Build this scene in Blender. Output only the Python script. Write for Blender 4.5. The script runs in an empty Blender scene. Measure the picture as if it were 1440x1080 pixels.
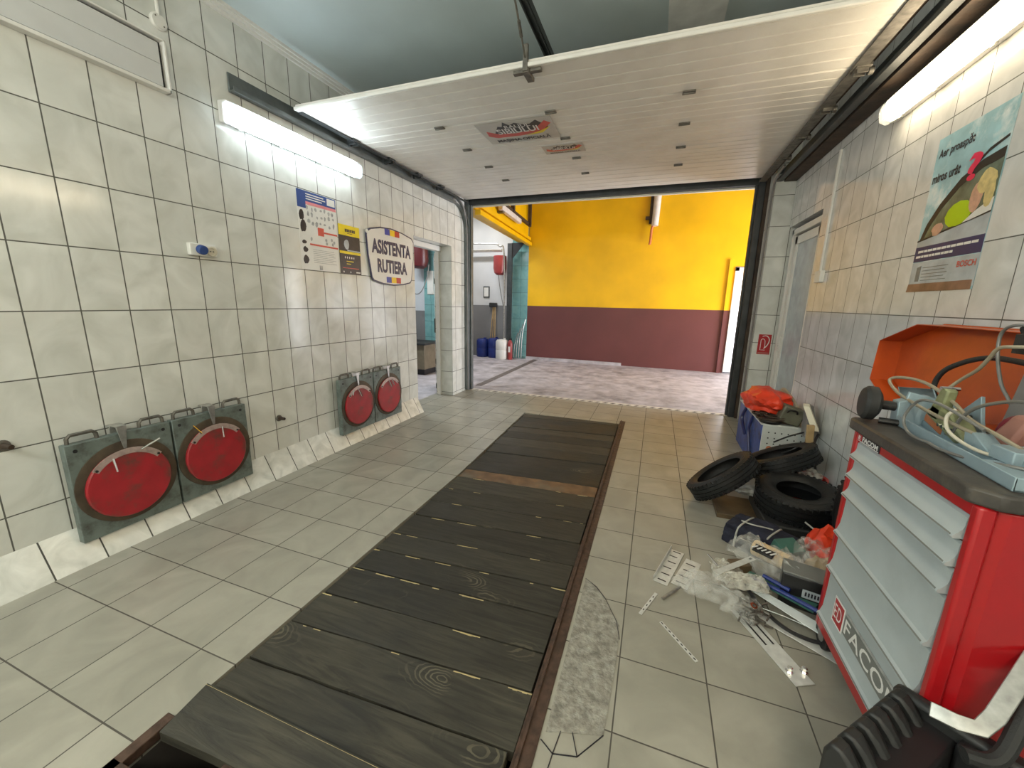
import bpy, bmesh, math, random
from mathutils import Vector, Matrix, noise
random.seed(7)
PI = math.pi
S = bpy.context.scene
COL = S.collection

# ------------------------------------------------------------------ materials
def nodes(name):
    m = bpy.data.materials.new(name); m.use_nodes = True
    nt = m.node_tree; b = nt.nodes['Principled BSDF']
    return m, nt, b

def L(nt, a, b): nt.links.new(a, b)

def mat(name, col, rough=0.5, metal=0.0, var=0.12, scale=8.0, bump=0.0, bscale=60.0, emit=None, estr=0.0, alpha=1.0, coat=0.0, dirt=None, dscale=3.0, damt=0.5):
    """plain procedural surface: colour broken up by noise, optional dirt patches and bump"""
    m, nt, b = nodes(name)
    N = nt.nodes
    tc = N.new('ShaderNodeTexCoord')
    n = N.new('ShaderNodeTexNoise'); n.inputs['Scale'].default_value = scale; n.inputs['Detail'].default_value = 5
    L(nt, tc.outputs['Object'], n.inputs['Vector'])
    r = N.new('ShaderNodeValToRGB')
    c1 = [max(0, c * (1 - var)) for c in col]; c2 = [min(1, c * (1 + var)) for c in col]
    r.color_ramp.elements[0].position = 0.3; r.color_ramp.elements[1].position = 0.7
    r.color_ramp.elements[0].color = (*c1, 1); r.color_ramp.elements[1].color = (*c2, 1)
    L(nt, n.outputs['Fac'], r.inputs['Fac'])
    out = r.outputs['Color']
    if dirt:
        n2 = N.new('ShaderNodeTexNoise'); n2.inputs['Scale'].default_value = dscale; n2.inputs['Detail'].default_value = 8
        n2.inputs['Roughness'].default_value = 0.65
        L(nt, tc.outputs['Object'], n2.inputs['Vector'])
        r2 = N.new('ShaderNodeValToRGB'); r2.color_ramp.elements[0].position = 0.5; r2.color_ramp.elements[1].position = 0.68
        r2.color_ramp.elements[1].color = (damt, damt, damt, 1)
        L(nt, n2.outputs['Fac'], r2.inputs['Fac'])
        mx = N.new('ShaderNodeMixRGB'); mx.inputs['Color2'].default_value = (*dirt, 1)
        L(nt, r2.outputs['Color'], mx.inputs['Fac']); L(nt, out, mx.inputs['Color1']); out = mx.outputs['Color']
    L(nt, out, b.inputs['Base Color'])
    b.inputs['Roughness'].default_value = rough; b.inputs['Metallic'].default_value = metal
    b.inputs['Alpha'].default_value = alpha
    if coat: b.inputs['Coat Weight'].default_value = coat; b.inputs['Coat Roughness'].default_value = 0.15
    if bump:
        n3 = N.new('ShaderNodeTexNoise'); n3.inputs['Scale'].default_value = bscale; n3.inputs['Detail'].default_value = 4
        L(nt, tc.outputs['Object'], n3.inputs['Vector'])
        bp = N.new('ShaderNodeBump'); bp.inputs['Strength'].default_value = bump; bp.inputs['Distance'].default_value = 0.01
        L(nt, n3.outputs['Fac'], bp.inputs['Height']); L(nt, bp.outputs['Normal'], b.inputs['Normal'])
    if emit:
        b.inputs['Emission Color'].default_value = (*emit, 1); b.inputs['Emission Strength'].default_value = estr
    return m

def tile_mat(name, ax_u, ax_v, u0, v0, tw, th, col, col2, grout, mortar=0.003, rough=0.12, split=None, mscale=5.0, stain=None, stain_amt=0.0, wave=0.004, second=None):
    """ceramic tiles laid on the world grid: u/v axes of the wall, marbled glaze, darker grout lines"""
    m, nt, b = nodes(name); N = nt.nodes
    geo = N.new('ShaderNodeNewGeometry'); sep = N.new('ShaderNodeSeparateXYZ'); L(nt, geo.outputs['Position'], sep.inputs[0])
    def math_(op, a, b_):
        k = N.new('ShaderNodeMath'); k.operation = op
        for i, q in enumerate((a, b_)):
            if q is None: continue
            if isinstance(q, (int, float)): k.inputs[i].default_value = q
            else: L(nt, q, k.inputs[i])
        return k.outputs[0]
    u = math_('SUBTRACT', sep.outputs[ax_u], u0)
    v = math_('SUBTRACT', sep.outputs[ax_v], v0)
    if split:   # the rows left of the pit are laid slightly off the ones right of it
        s = math_('LESS_THAN', sep.outputs[0], split[0]); v = math_('SUBTRACT', v, math_('MULTIPLY', s, split[1]))
    u = math_('ADD', u, 100 * tw); v = math_('ADD', v, 100 * th)
    comb = N.new('ShaderNodeCombineXYZ'); L(nt, u, comb.inputs[0]); L(nt, v, comb.inputs[1])
    br = N.new('ShaderNodeTexBrick'); br.offset = 0.0; br.squash = 1.0
    br.inputs['Scale'].default_value = 1.0; br.inputs['Brick Width'].default_value = tw; br.inputs['Row Height'].default_value = th
    br.inputs['Mortar Size'].default_value = mortar; br.inputs['Mortar Smooth'].default_value = 0.2; br.inputs['Bias'].default_value = 0.0
    br.inputs['Color1'].default_value = (0.35, 0.35, 0.35, 1); br.inputs['Color2'].default_value = (0.65, 0.65, 0.65, 1)
    br.inputs['Mortar'].default_value = (0, 0, 0, 1)
    L(nt, comb.outputs[0], br.inputs['Vector'])
    n = N.new('ShaderNodeTexNoise'); n.inputs['Scale'].default_value = mscale; n.inputs['Detail'].default_value = 7; n.inputs['Distortion'].default_value = 1.2
    addv = N.new('ShaderNodeVectorMath'); addv.operation = 'ADD'; L(nt, geo.outputs['Position'], addv.inputs[0])
    sc = N.new('ShaderNodeVectorMath'); sc.operation = 'SCALE'; sc.inputs['Scale'].default_value = 9.0
    L(nt, br.outputs['Color'], sc.inputs[0]); L(nt, sc.outputs[0], addv.inputs[1]); L(nt, addv.outputs[0], n.inputs['Vector'])
    r = N.new('ShaderNodeValToRGB'); r.color_ramp.elements[0].position = 0.32; r.color_ramp.elements[1].position = 0.68
    r.color_ramp.elements[0].color = (*col, 1); r.color_ramp.elements[1].color = (*col2, 1)
    L(nt, n.outputs['Fac'], r.inputs['Fac']); out = r.outputs['Color']
    if second:   # lower band of a second tile colour, below the given height
        s2 = math_('LESS_THAN', sep.outputs[2], second[0])
        mx0 = N.new('ShaderNodeMixRGB'); mx0.blend_type = 'MULTIPLY'; L(nt, s2, mx0.inputs['Fac']); L(nt, out, mx0.inputs['Color1']); mx0.inputs['Color2'].default_value = (*second[1], 1)
        out = mx0.outputs['Color']
    # tile to tile tone
    tone = N.new('ShaderNodeMixRGB'); tone.blend_type = 'MULTIPLY'; tone.inputs['Fac'].default_value = 0.12
    br2 = N.new('ShaderNodeVectorMath'); br2.operation = 'SCALE'; br2.inputs['Scale'].default_value = 1.6; L(nt, br.outputs['Color'], br2.inputs[0])
    L(nt, out, tone.inputs['Color1']); L(nt, br2.outputs[0], tone.inputs['Color2']); out = tone.outputs['Color']
    if stain:
        n2 = N.new('ShaderNodeTexNoise'); n2.inputs['Scale'].default_value = 1.7; n2.inputs['Detail'].default_value = 9; n2.inputs['Roughness'].default_value = 0.7
        L(nt, geo.outputs['Position'], n2.inputs['Vector'])
        r2 = N.new('ShaderNodeValToRGB'); r2.color_ramp.elements[0].position = 0.48; r2.color_ramp.elements[1].position = 0.75
        r2.color_ramp.elements[1].color = (stain_amt,) * 3 + (1,)
        L(nt, n2.outputs['Fac'], r2.inputs['Fac'])
        mx = N.new('ShaderNodeMixRGB'); mx.inputs['Color2'].default_value = (*stain, 1)
        L(nt, r2.outputs['Color'], mx.inputs['Fac']); L(nt, out, mx.inputs['Color1']); out = mx.outputs['Color']
    mg = N.new('ShaderNodeMixRGB'); mg.inputs['Color2'].default_value = (*grout, 1)
    L(nt, br.outputs['Fac'], mg.inputs['Fac']); L(nt, out, mg.inputs['Color1'])
    L(nt, mg.outputs['Color'], b.inputs['Base Color'])
    rr = N.new('ShaderNodeMapRange'); rr.inputs['To Min'].default_value = rough; rr.inputs['To Max'].default_value = 0.8
    L(nt, br.outputs['Fac'], rr.inputs['Value']); L(nt, rr.outputs[0], b.inputs['Roughness'])
    # bump: sunk grout and a faint waviness of the glaze
    w = N.new('ShaderNodeTexNoise'); w.inputs['Scale'].default_value = 2.2; L(nt, addv.outputs[0], w.inputs['Vector'])
    h = math_('SUBTRACT', math_('MULTIPLY', w.outputs['Fac'], wave * 100), math_('MULTIPLY', br.outputs['Fac'], 0.25))
    bp = N.new('ShaderNodeBump'); bp.inputs['Strength'].default_value = 0.35; bp.inputs['Distance'].default_value = 0.008
    L(nt, h, bp.inputs['Height']); L(nt, bp.outputs['Normal'], b.inputs['Normal'])
    return m

def two_tone(name, top, low, zsplit, rough=0.45, rough_low=0.35):
    m, nt, b = nodes(name); N = nt.nodes
    geo = N.new('ShaderNodeNewGeometry'); sep = N.new('ShaderNodeSeparateXYZ'); L(nt, geo.outputs['Position'], sep.inputs[0])
    k = N.new('ShaderNodeMath'); k.operation = 'LESS_THAN'; k.inputs[1].default_value = zsplit; L(nt, sep.outputs[2], k.inputs[0])
    n = N.new('ShaderNodeTexNoise'); n.inputs['Scale'].default_value = 1.3; n.inputs['Detail'].default_value = 8
    L(nt, geo.outputs['Position'], n.inputs['Vector'])
    mx = N.new('ShaderNodeMixRGB'); mx.inputs['Color1'].default_value = (*top, 1); mx.inputs['Color2'].default_value = (*low, 1); L(nt, k.outputs[0], mx.inputs['Fac'])
    mr = N.new('ShaderNodeMapRange'); mr.inputs['From Min'].default_value = .3; mr.inputs['From Max'].default_value = .7; mr.inputs['To Min'].default_value = .86; mr.inputs['To Max'].default_value = 1.08
    L(nt, n.outputs['Fac'], mr.inputs['Value'])
    sc = N.new('ShaderNodeVectorMath'); sc.operation = 'SCALE'; L(nt, mx.outputs['Color'], sc.inputs[0]); L(nt, mr.outputs[0], sc.inputs['Scale'])
    L(nt, sc.outputs[0], b.inputs['Base Color']); b.inputs['Roughness'].default_value = rough
    return m

def wood_mat(name, dark, light, chip):
    m, nt, b = nodes(name); N = nt.nodes
    geo = N.new('ShaderNodeNewGeometry'); oi = N.new('ShaderNodeObjectInfo')
    mp = N.new('ShaderNodeMapping'); mp.inputs['Scale'].default_value = (0.9, 9.0, 9.0)
    add = N.new('ShaderNodeVectorMath'); add.operation = 'ADD'
    cmb = N.new('ShaderNodeCombineXYZ'); k = N.new('ShaderNodeMath'); k.operation = 'MULTIPLY'; k.inputs[1].default_value = 37
    L(nt, oi.outputs['Random'], k.inputs[0]); L(nt, k.outputs[0], cmb.inputs[0]); L(nt, k.outputs[0], cmb.inputs[1])
    L(nt, geo.outputs['Position'], add.inputs[0]); L(nt, cmb.outputs[0], add.inputs[1]); L(nt, add.outputs[0], mp.inputs['Vector'])
    wv = N.new('ShaderNodeTexNoise'); wv.inputs['Scale'].default_value = 2.6; wv.inputs['Detail'].default_value = 9; wv.inputs['Distortion'].default_value = 1.8; wv.inputs['Roughness'].default_value = .62
    L(nt, mp.outputs['Vector'], wv.inputs['Vector'])
    r = N.new('ShaderNodeValToRGB'); e = r.color_ramp.elements; e[0].position = .35; e[1].position = .72; e[0].color = (*dark, 1); e[1].color = (*light, 1)
    L(nt, wv.outputs['Fac'], r.inputs['Fac'])
    # oily dark stains and per-board tone
    n2 = N.new('ShaderNodeTexNoise'); n2.inputs['Scale'].default_value = 2.4; n2.inputs['Detail'].default_value = 6; L(nt, add.outputs[0], n2.inputs['Vector'])
    r2 = N.new('ShaderNodeMapRange'); r2.inputs['From Min'].default_value = .35; r2.inputs['From Max'].default_value = .65; r2.inputs['To Min'].default_value = .72; r2.inputs['To Max'].default_value = 1.2
    L(nt, n2.outputs['Fac'], r2.inputs['Value'])
    pb = N.new('ShaderNodeMapRange'); pb.inputs['To Min'].default_value = .62; pb.inputs['To Max'].default_value = 1.3; L(nt, oi.outputs['Random'], pb.inputs['Value'])
    mu = N.new('ShaderNodeMath'); mu.operation = 'MULTIPLY'; L(nt, r2.outputs[0], mu.inputs[0]); L(nt, pb.outputs[0], mu.inputs[1])
    sc = N.new('ShaderNodeVectorMath'); sc.operation = 'SCALE'; L(nt, r.outputs['Color'], sc.inputs[0]); L(nt, mu.outputs[0], sc.inputs['Scale'])
    # rings round knots, worn pale
    m2 = N.new('ShaderNodeMapping'); m2.inputs['Scale'].default_value = (1.5, 3.4, 1); L(nt, add.outputs[0], m2.inputs['Vector'])
    vo = N.new('ShaderNodeTexVoronoi'); vo.inputs['Scale'].default_value = 1.0; L(nt, m2.outputs[0], vo.inputs['Vector'])
    n4 = N.new('ShaderNodeTexNoise'); n4.inputs['Scale'].default_value = 9; n4.inputs['Detail'].default_value = 3; L(nt, add.outputs[0], n4.inputs['Vector'])
    def M_(op, a, b_):
        k_ = N.new('ShaderNodeMath'); k_.operation = op
        for i_, q_ in enumerate((a, b_)):
            if isinstance(q_, (int, float)): k_.inputs[i_].default_value = q_
            elif q_ is not None: L(nt, q_, k_.inputs[i_])
        return k_.outputs[0]
    dd = M_('ADD', vo.outputs['Distance'], M_('MULTIPLY', n4.outputs['Fac'], .14))
    ring = M_('SINE', M_('MULTIPLY', dd, 150.0), None)
    ring = M_('GREATER_THAN', ring, .55)
    near = N.new('ShaderNodeMapRange'); near.inputs['From Min'].default_value = .20; near.inputs['From Max'].default_value = .38; near.inputs['To Min'].default_value = 1; near.inputs['To Max'].default_value = 0
    L(nt, dd, near.inputs['Value'])
    n7 = N.new('ShaderNodeTexNoise'); n7.inputs['Scale'].default_value = 5; L(nt, add.outputs[0], n7.inputs['Vector'])
    msk = N.new('ShaderNodeMapRange'); msk.inputs['From Min'].default_value = .48; msk.inputs['From Max'].default_value = .6; L(nt, n7.outputs['Fac'], msk.inputs['Value'])
    mm = M_('MULTIPLY', M_('MULTIPLY', ring, near.outputs[0]), msk.outputs[0])
    m6 = N.new('ShaderNodeMath'); m6.operation = 'MULTIPLY'; m6.inputs[1].default_value = .45; L(nt, mm, m6.inputs[0])
    mx = N.new('ShaderNodeMixRGB'); mx.inputs['Color2'].default_value = (*chip, 1); L(nt, m6.outputs[0], mx.inputs['Fac']); L(nt, sc.outputs[0], mx.inputs['Color1'])
    L(nt, mx.outputs['Color'], b.inputs['Base Color'])
    rg = N.new('ShaderNodeMapRange'); rg.inputs['From Min'].default_value = .3; rg.inputs['From Max'].default_value = .7; rg.inputs['To Min'].default_value = .48; rg.inputs['To Max'].default_value = .75
    L(nt, n2.outputs['Fac'], rg.inputs['Value']); L(nt, rg.outputs[0], b.inputs['Roughness'])
    bp = N.new('ShaderNodeBump'); bp.inputs['Strength'].default_value = .35; bp.inputs['Distance'].default_value = .006; L(nt, wv.outputs['Fac'], bp.inputs['Height']); L(nt, bp.outputs['Normal'], b.inputs['Normal'])
    return m

def bag_mat(name, col, alpha, rough=0.12):
    m, nt, b = nodes(name); N = nt.nodes
    tc = N.new('ShaderNodeTexCoord'); n = N.new('ShaderNodeTexNoise'); n.inputs['Scale'].default_value = 22; n.inputs['Detail'].default_value = 3
    L(nt, tc.outputs['Object'], n.inputs['Vector'])
    bp = N.new('ShaderNodeBump'); bp.inputs['Strength'].default_value = .9; bp.inputs['Distance'].default_value = .02; L(nt, n.outputs['Fac'], bp.inputs['Height']); L(nt, bp.outputs['Normal'], b.inputs['Normal'])
    r = N.new('ShaderNodeMapRange'); r.inputs['From Min'].default_value = .4; r.inputs['From Max'].default_value = .65; r.inputs['To Min'].default_value = alpha * .6; r.inputs['To Max'].default_value = min(1, alpha * 1.6)
    L(nt, n.outputs['Fac'], r.inputs['Value']); L(nt, r.outputs[0], b.inputs['Alpha'])
    b.inputs['Base Color'].default_value = (*col, 1); b.inputs['Roughness'].default_value = rough
    return m

M = {}
GROUT_W = (0.10, 0.10, 0.085)
TW, TH = 0.2175, 0.3395
WT = ((0.60, 0.61, 0.56), (0.75, 0.76, 0.715))
M['tile_left'] = tile_mat('tile_left', 1, 2, 1.038, 1.405, TW, TH, *WT, GROUT_W, mortar=0.0035, rough=0.13, mscale=3.5)
M['tile_right'] = tile_mat('tile_right', 1, 2, 3.13, 1.467, TW, TH, (0.56, 0.57, 0.55), (0.73, 0.73, 0.71), GROUT_W, mortar=0.003, rough=0.13, mscale=4.5, second=(1.467, (0.93, 0.97, 1.0)))
M['tile_x'] = tile_mat('tile_x', 0, 2, -2.98, 1.405, TW, TH, *WT, GROUT_W, mortar=0.0035, rough=0.12, mscale=4)
M['tile_teal'] = tile_mat('tile_teal', 0, 2, -2.98, 1.405, TW, TH, (0.16, 0.36, 0.37), (0.22, 0.44, 0.44), (0.06, 0.12, 0.12), mortar=0.0035, rough=0.15)
M['skirt'] = tile_mat('skirt', 1, 2, 0.90, -1.0, 0.2175, 5.0, (0.60, 0.61, 0.56), (0.84, 0.84, 0.79), (0.07, 0.07, 0.06), mortar=0.004, rough=0.18, mscale=7)
M['floor'] = tile_mat('floor', 0, 1, -0.018, 1.183, 0.342, 0.3265, (0.305, 0.293, 0.243), (0.405, 0.386, 0.322), (0.08, 0.073, 0.06), mortar=0.003, rough=0.33, split=(-0.9, 0.037), mscale=3.0, stain=(0.22, 0.205, 0.165), stain_amt=0.40, wave=0.003)
M['concrete'] = mat('concrete', (0.27, 0.255, 0.215), .85, var=.35, scale=30, bump=.9, bscale=70, dirt=(0.46, 0.45, 0.40), dscale=22, damt=.6)
M['screed'] = mat('screed', (0.46, 0.43, 0.455), .6, var=.25, scale=5, bump=.3, bscale=30, dirt=(0.16, 0.14, 0.14), dscale=2.1, damt=.7)
M['yellow_wall'] = two_tone('yellow_wall', (0.86, 0.50, 0.0), (0.135, 0.040, 0.038), 1.41)
M['yellow'] = mat('yellow', (0.86, 0.50, 0.0), .4, var=.06, scale=3)
M['maroon'] = mat('maroon', (0.155, 0.045, 0.042), .4, var=.06)
M['grey_wall'] = two_tone('grey_wall', (0.62, 0.63, 0.63), (0.20, 0.20, 0.20), 1.40)
M['grey_wall2'] = two_tone('grey_wall2', (0.62, 0.65, 0.68), (0.20, 0.20, 0.20), 1.28)
M['ceiling'] = mat('ceiling', (0.62, 0.71, 0.73), .3, var=.08, scale=1.5, bump=.05, bscale=3)
M['yard_ceiling'] = mat('yard_ceiling', (0.42, 0.40, 0.36), .6)
M['ceiling_white'] = mat('ceiling_white', (0.82, 0.82, 0.80), .5)
M['white_trim'] = mat('white_trim', (0.78, 0.77, 0.73), .35, var=.05)
M['frame_dark'] = mat('frame_dark', (0.05, 0.056, 0.058), .45, .3, var=.25, bump=.1)
M['frame_grey'] = mat('frame_grey', (0.16, 0.18, 0.18), .4, .5, var=.2)
M['galv'] = mat('galv', (0.42, 0.42, 0.40), .35, .8, var=.25, scale=30)
M['galv_pale'] = mat('galv_pale', (0.66, 0.67, 0.64), .35, .25, var=.12, scale=30)
M['galv_old'] = mat('galv_old', (0.17, 0.16, 0.14), .5, .7, var=.35, scale=25)
M['steel'] = mat('steel', (0.72, 0.72, 0.70), .22, .95, var=.1, scale=20)
M['steel_pale'] = mat('steel_pale', (0.80, 0.88, 0.88), .3, .15, var=.08, scale=12, dirt=(.45, .5, .5), dscale=9, damt=.35)
M['chrome'] = mat('chrome', (0.85, 0.85, 0.84), .1, 1.0, var=.03)
M['rust'] = mat('rust', (0.085, 0.05, 0.035), .6, .3, var=.4, scale=30, bump=.3, dirt=(0.03, 0.025, 0.02), dscale=8)
M['wood'] = wood_mat('wood', (0.022, 0.020, 0.0145), (0.056, 0.051, 0.036), (0.22, 0.195, 0.125))
M['wood_orange'] = mat('wood_orange', (0.16, 0.088, 0.042), .6, var=.4, scale=9, dirt=(.13, .12, .09), dscale=3, damt=.8)
M['wood_raw'] = mat('wood_raw', (0.50, 0.40, 0.20), .7, var=.25, scale=20)
M['pit'] = mat('pit', (0.05, 0.045, 0.04), .9)
M['door_panel'] = mat('door_panel', (0.80, 0.775, 0.72), .36, var=.05, scale=4, bump=.12, bscale=160, dirt=(.58, .53, .46), dscale=2.2, damt=.35)
M['lamp_shell'] = mat('lamp_shell', (0.75, 0.75, 0.74), .4)
M['lamp_cool'] = mat('lamp_cool', (0.9, 0.95, 1.0), .4, emit=(0.80, 0.93, 1.0), estr=11.5)
M['lamp_warm'] = mat('lamp_warm', (1.0, 0.95, 0.85), .4, emit=(1.0, 0.82, 0.56), estr=11.5)
M['lamp_clear'] = mat('lamp_clear', (0.85, 0.88, 0.9), .2, alpha=.55)
M['lamp_off'] = mat('lamp_off', (0.74, 0.72, 0.70), .3)
M['green_grey'] = mat('green_grey', (0.15, 0.185, 0.17), .45, .1, var=.18, scale=14, dirt=(.045, .04, .03), dscale=9, damt=.8)
M['plate_red'] = mat('plate_red', (0.36, 0.018, 0.026), .38, var=.15, scale=9, dirt=(.085, .06, .045), dscale=5.5, damt=.9)
M['plate_brown'] = mat('plate_brown', (0.075, 0.055, 0.035), .6, .2, var=.35, scale=14)
M['scale_plate'] = mat('scale_plate', (0.46, 0.36, 0.33), .4, .3, var=.2, scale=40)
M['rubber'] = mat('rubber', (0.006, 0.007, 0.008), .5, var=.3, scale=18, bump=.25, bscale=80, dirt=(.018, .018, .016), dscale=6, damt=.5)
M['black'] = mat('black', (0.013, 0.013, 0.014), .4, var=.2)
M['black_matt'] = mat('black_matt', (0.022, 0.023, 0.023), .6, var=.25, bump=.15, bscale=200)
M['red_cab'] = mat('red_cab', (0.40, 0.006, 0.010), .3, var=.06, scale=5, coat=.3, dirt=(.22, .01, .012), dscale=4, damt=.3)
M['drawer'] = mat('drawer', (0.42, 0.475, 0.49), .38, .1, var=.05, scale=6, dirt=(.3, .33, .34), dscale=5, damt=.25)
M['worktop'] = mat('worktop', (0.055, 0.05, 0.045), .5, var=.25, scale=12, bump=.1, dirt=(.14, .12, .09), dscale=7, damt=.6)
M['label_white'] = mat('label_white', (0.80, 0.80, 0.78), .4, var=.02)
M['label_red'] = mat('label_red', (0.42, 0.02, 0.025), .4, var=.03)
M['label_grey'] = mat('label_grey', (0.17, 0.18, 0.17), .4, var=.05)
M['ink'] = mat('ink', (0.012, 0.012, 0.02), .4, var=0.02)
M['ink_navy'] = mat('ink_navy', (0.016, 0.022, 0.11), .35, var=.05)
M['text_blue'] = mat('text_blue', (0.02, 0.023, 0.075), .35, var=.03)
M['flag_blue'] = mat('flag_blue', (0.03, 0.05, 0.33), .35, var=.03)
M['flag_yellow'] = mat('flag_yellow', (0.85, 0.56, 0.015), .35, var=.03)
M['flag_red'] = mat('flag_red', (0.48, 0.035, 0.025), .35, var=.03)
M['sign_face'] = mat('sign_face', (0.74, 0.73, 0.68), .3, var=.05, scale=3)
M['paper'] = mat('paper', (0.74, 0.74, 0.70), .28, var=.04)
M['paper_sky'] = mat('paper_sky', (0.34, 0.55, 0.60), .25, var=.2, scale=7, dirt=(.76, .80, .78), dscale=6, damt=.95)
M['poster_blue'] = mat('poster_blue', (0.02, 0.065, 0.24), .3)
M['poster_red'] = mat('poster_red', (0.60, 0.08, 0.06), .3)
M['poster_pink'] = mat('poster_pink', (0.72, 0.25, 0.27), .3)
M['poster_grey'] = mat('poster_grey', (0.36, 0.37, 0.36), .3, var=.3, scale=30)
M['poster_dark'] = mat('poster_dark', (0.014, 0.011, 0.012), .35, var=.5, scale=30)
M['poster_yellow'] = mat('poster_yellow', (0.85, 0.66, 0.02), .3)
M['poster_silver'] = mat('poster_silver', (0.42, 0.47, 0.50), .25, var=.15, scale=9)
M['poster_brown'] = mat('poster_brown', (0.24, 0.13, 0.09), .3, var=.4, scale=9)
M['glass_dark'] = mat('glass_dark', (0.13, 0.17, 0.13), .2, var=.4, scale=12)
M['lime'] = mat('lime', (0.42, 0.58, 0.01), .3, var=.05)
M['skin_print'] = mat('skin_print', (0.58, 0.33, 0.23), .35, var=.15, scale=40)
M['hair_print'] = mat('hair_print', (0.62, 0.50, 0.22), .35, var=.2, scale=40)
M['magenta'] = mat('magenta', (0.75, 0.02, 0.09), .3, var=.03)
M['sticker'] = mat('sticker', (0.58, 0.56, 0.51), .22, var=.04)
M['bag_orange'] = mat('bag_orange', (0.80, 0.055, 0.018), .28, var=.18, scale=9, bump=.5, bscale=30)
M['bag_clear'] = bag_mat('bag_clear', (0.90, 0.90, 0.85), .17, .07)
M['bag_cream'] = bag_mat('bag_cream', (0.84, 0.82, 0.72), .38, .2)
M['blue_box'] = mat('blue_box', (0.035, 0.085, 0.32), .45, var=.15, dirt=(.01, .012, .02), dscale=9, damt=.85)
M['box_white'] = mat('box_white', (0.56, 0.59, 0.57), .4, var=.06)
M['navy_cloth'] = mat('navy_cloth', (0.012, 0.014, 0.030), .8, var=.35, scale=14, bump=.6, bscale=40)
M['cord'] = mat('cord', (0.42, 0.42, 0.38), .6)
M['green_box'] = mat('green_box', (0.045, 0.14, 0.11), .5, var=.2)
M['khaki'] = mat('khaki', (0.13, 0.13, 0.09), .55, var=.25)
M['brown_dark'] = mat('brown_dark', (0.05, 0.032, 0.02), .7, var=.5, bump=.3)
M['card'] = mat('card', (0.42, 0.29, 0.14), .7, var=.25, scale=8)
M['card_light'] = mat('card_light', (0.66, 0.49, 0.27), .6, var=.12, scale=8)
M['brown_tile'] = mat('brown_tile', (0.11, 0.075, 0.04), .35, var=.3, scale=9)
M['cream'] = mat('cream', (0.80, 0.76, 0.62), .5, var=.05)
M['orange'] = mat('orange', (0.50, 0.075, 0.010), .38, var=.12, scale=4, coat=.2, dirt=(.28, .04, .01), dscale=3, damt=.5)
M['blue_grey'] = mat('blue_grey', (0.30, 0.40, 0.45), .38, .15, var=.1, scale=9, dirt=(.16, .2, .22), dscale=7, damt=.5)
M['copper'] = mat('copper', (0.60, 0.20, 0.08), .4, .2, var=.15)
M['clamp_green'] = mat('clamp_green', (0.26, 0.28, 0.15), .4, .2, var=.25, scale=25)
M['hose_beige'] = mat('hose_beige', (0.34, 0.30, 0.22), .4, .1, var=.1)
M['hose_cream'] = mat('hose_cream', (0.62, 0.58, 0.47), .35, var=.05)
M['hose_grey'] = mat('hose_grey', (0.20, 0.20, 0.19), .35, .2, var=.1)
M['machine_grey'] = mat('machine_grey', (0.20, 0.19, 0.185), .45, var=.1)
M['wine'] = mat('wine', (0.16, 0.012, 0.025), .35, var=.25)
M['pinkish'] = mat('pinkish', (0.42, 0.20, 0.16), .45, var=.2)
M['vacuum'] = mat('vacuum', (0.02, 0.021, 0.021), .5, var=.15)
M['drum_blue'] = mat('drum_blue', (0.012, 0.03, 0.19), .4, var=.15)
M['drum_white'] = mat('drum_white', (0.72, 0.72, 0.68), .4, var=.06)
M['tank_red'] = mat('tank_red', (0.30, 0.04, 0.04), .35, var=.12)
M['tank_dark'] = mat('tank_dark', (0.10, 0.012, 0.015), .35, var=.12)
M['glass'] = mat('glass', (0.35, 0.38, 0.38), .08, var=.02, alpha=.55)
M['daylight_glow'] = mat('daylight_glow', (0.8, 0.8, 0.82), .1, emit=(0.85, 0.88, 1.0), estr=1.6)  # emission stands in for daylight on the far door and window panes
M['grey_panel'] = mat('grey_panel', (0.60, 0.61, 0.60), .5, var=.03)
M['white_plastic'] = mat('white_plastic', (0.72, 0.71, 0.66), .35, var=.03)
M['socket_blue'] = mat('socket_blue', (0.03, 0.07, 0.24), .35, var=.1)
M['tape_white'] = mat('tape_white', (0.66, 0.62, 0.54), .6, var=.2)
M['tape_dark'] = mat('tape_dark', (0.14, 0.12, 0.11), .6, var=.3)
M['counter'] = mat('counter', (0.17, 0.14, 0.09), .5, var=.2)

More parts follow.
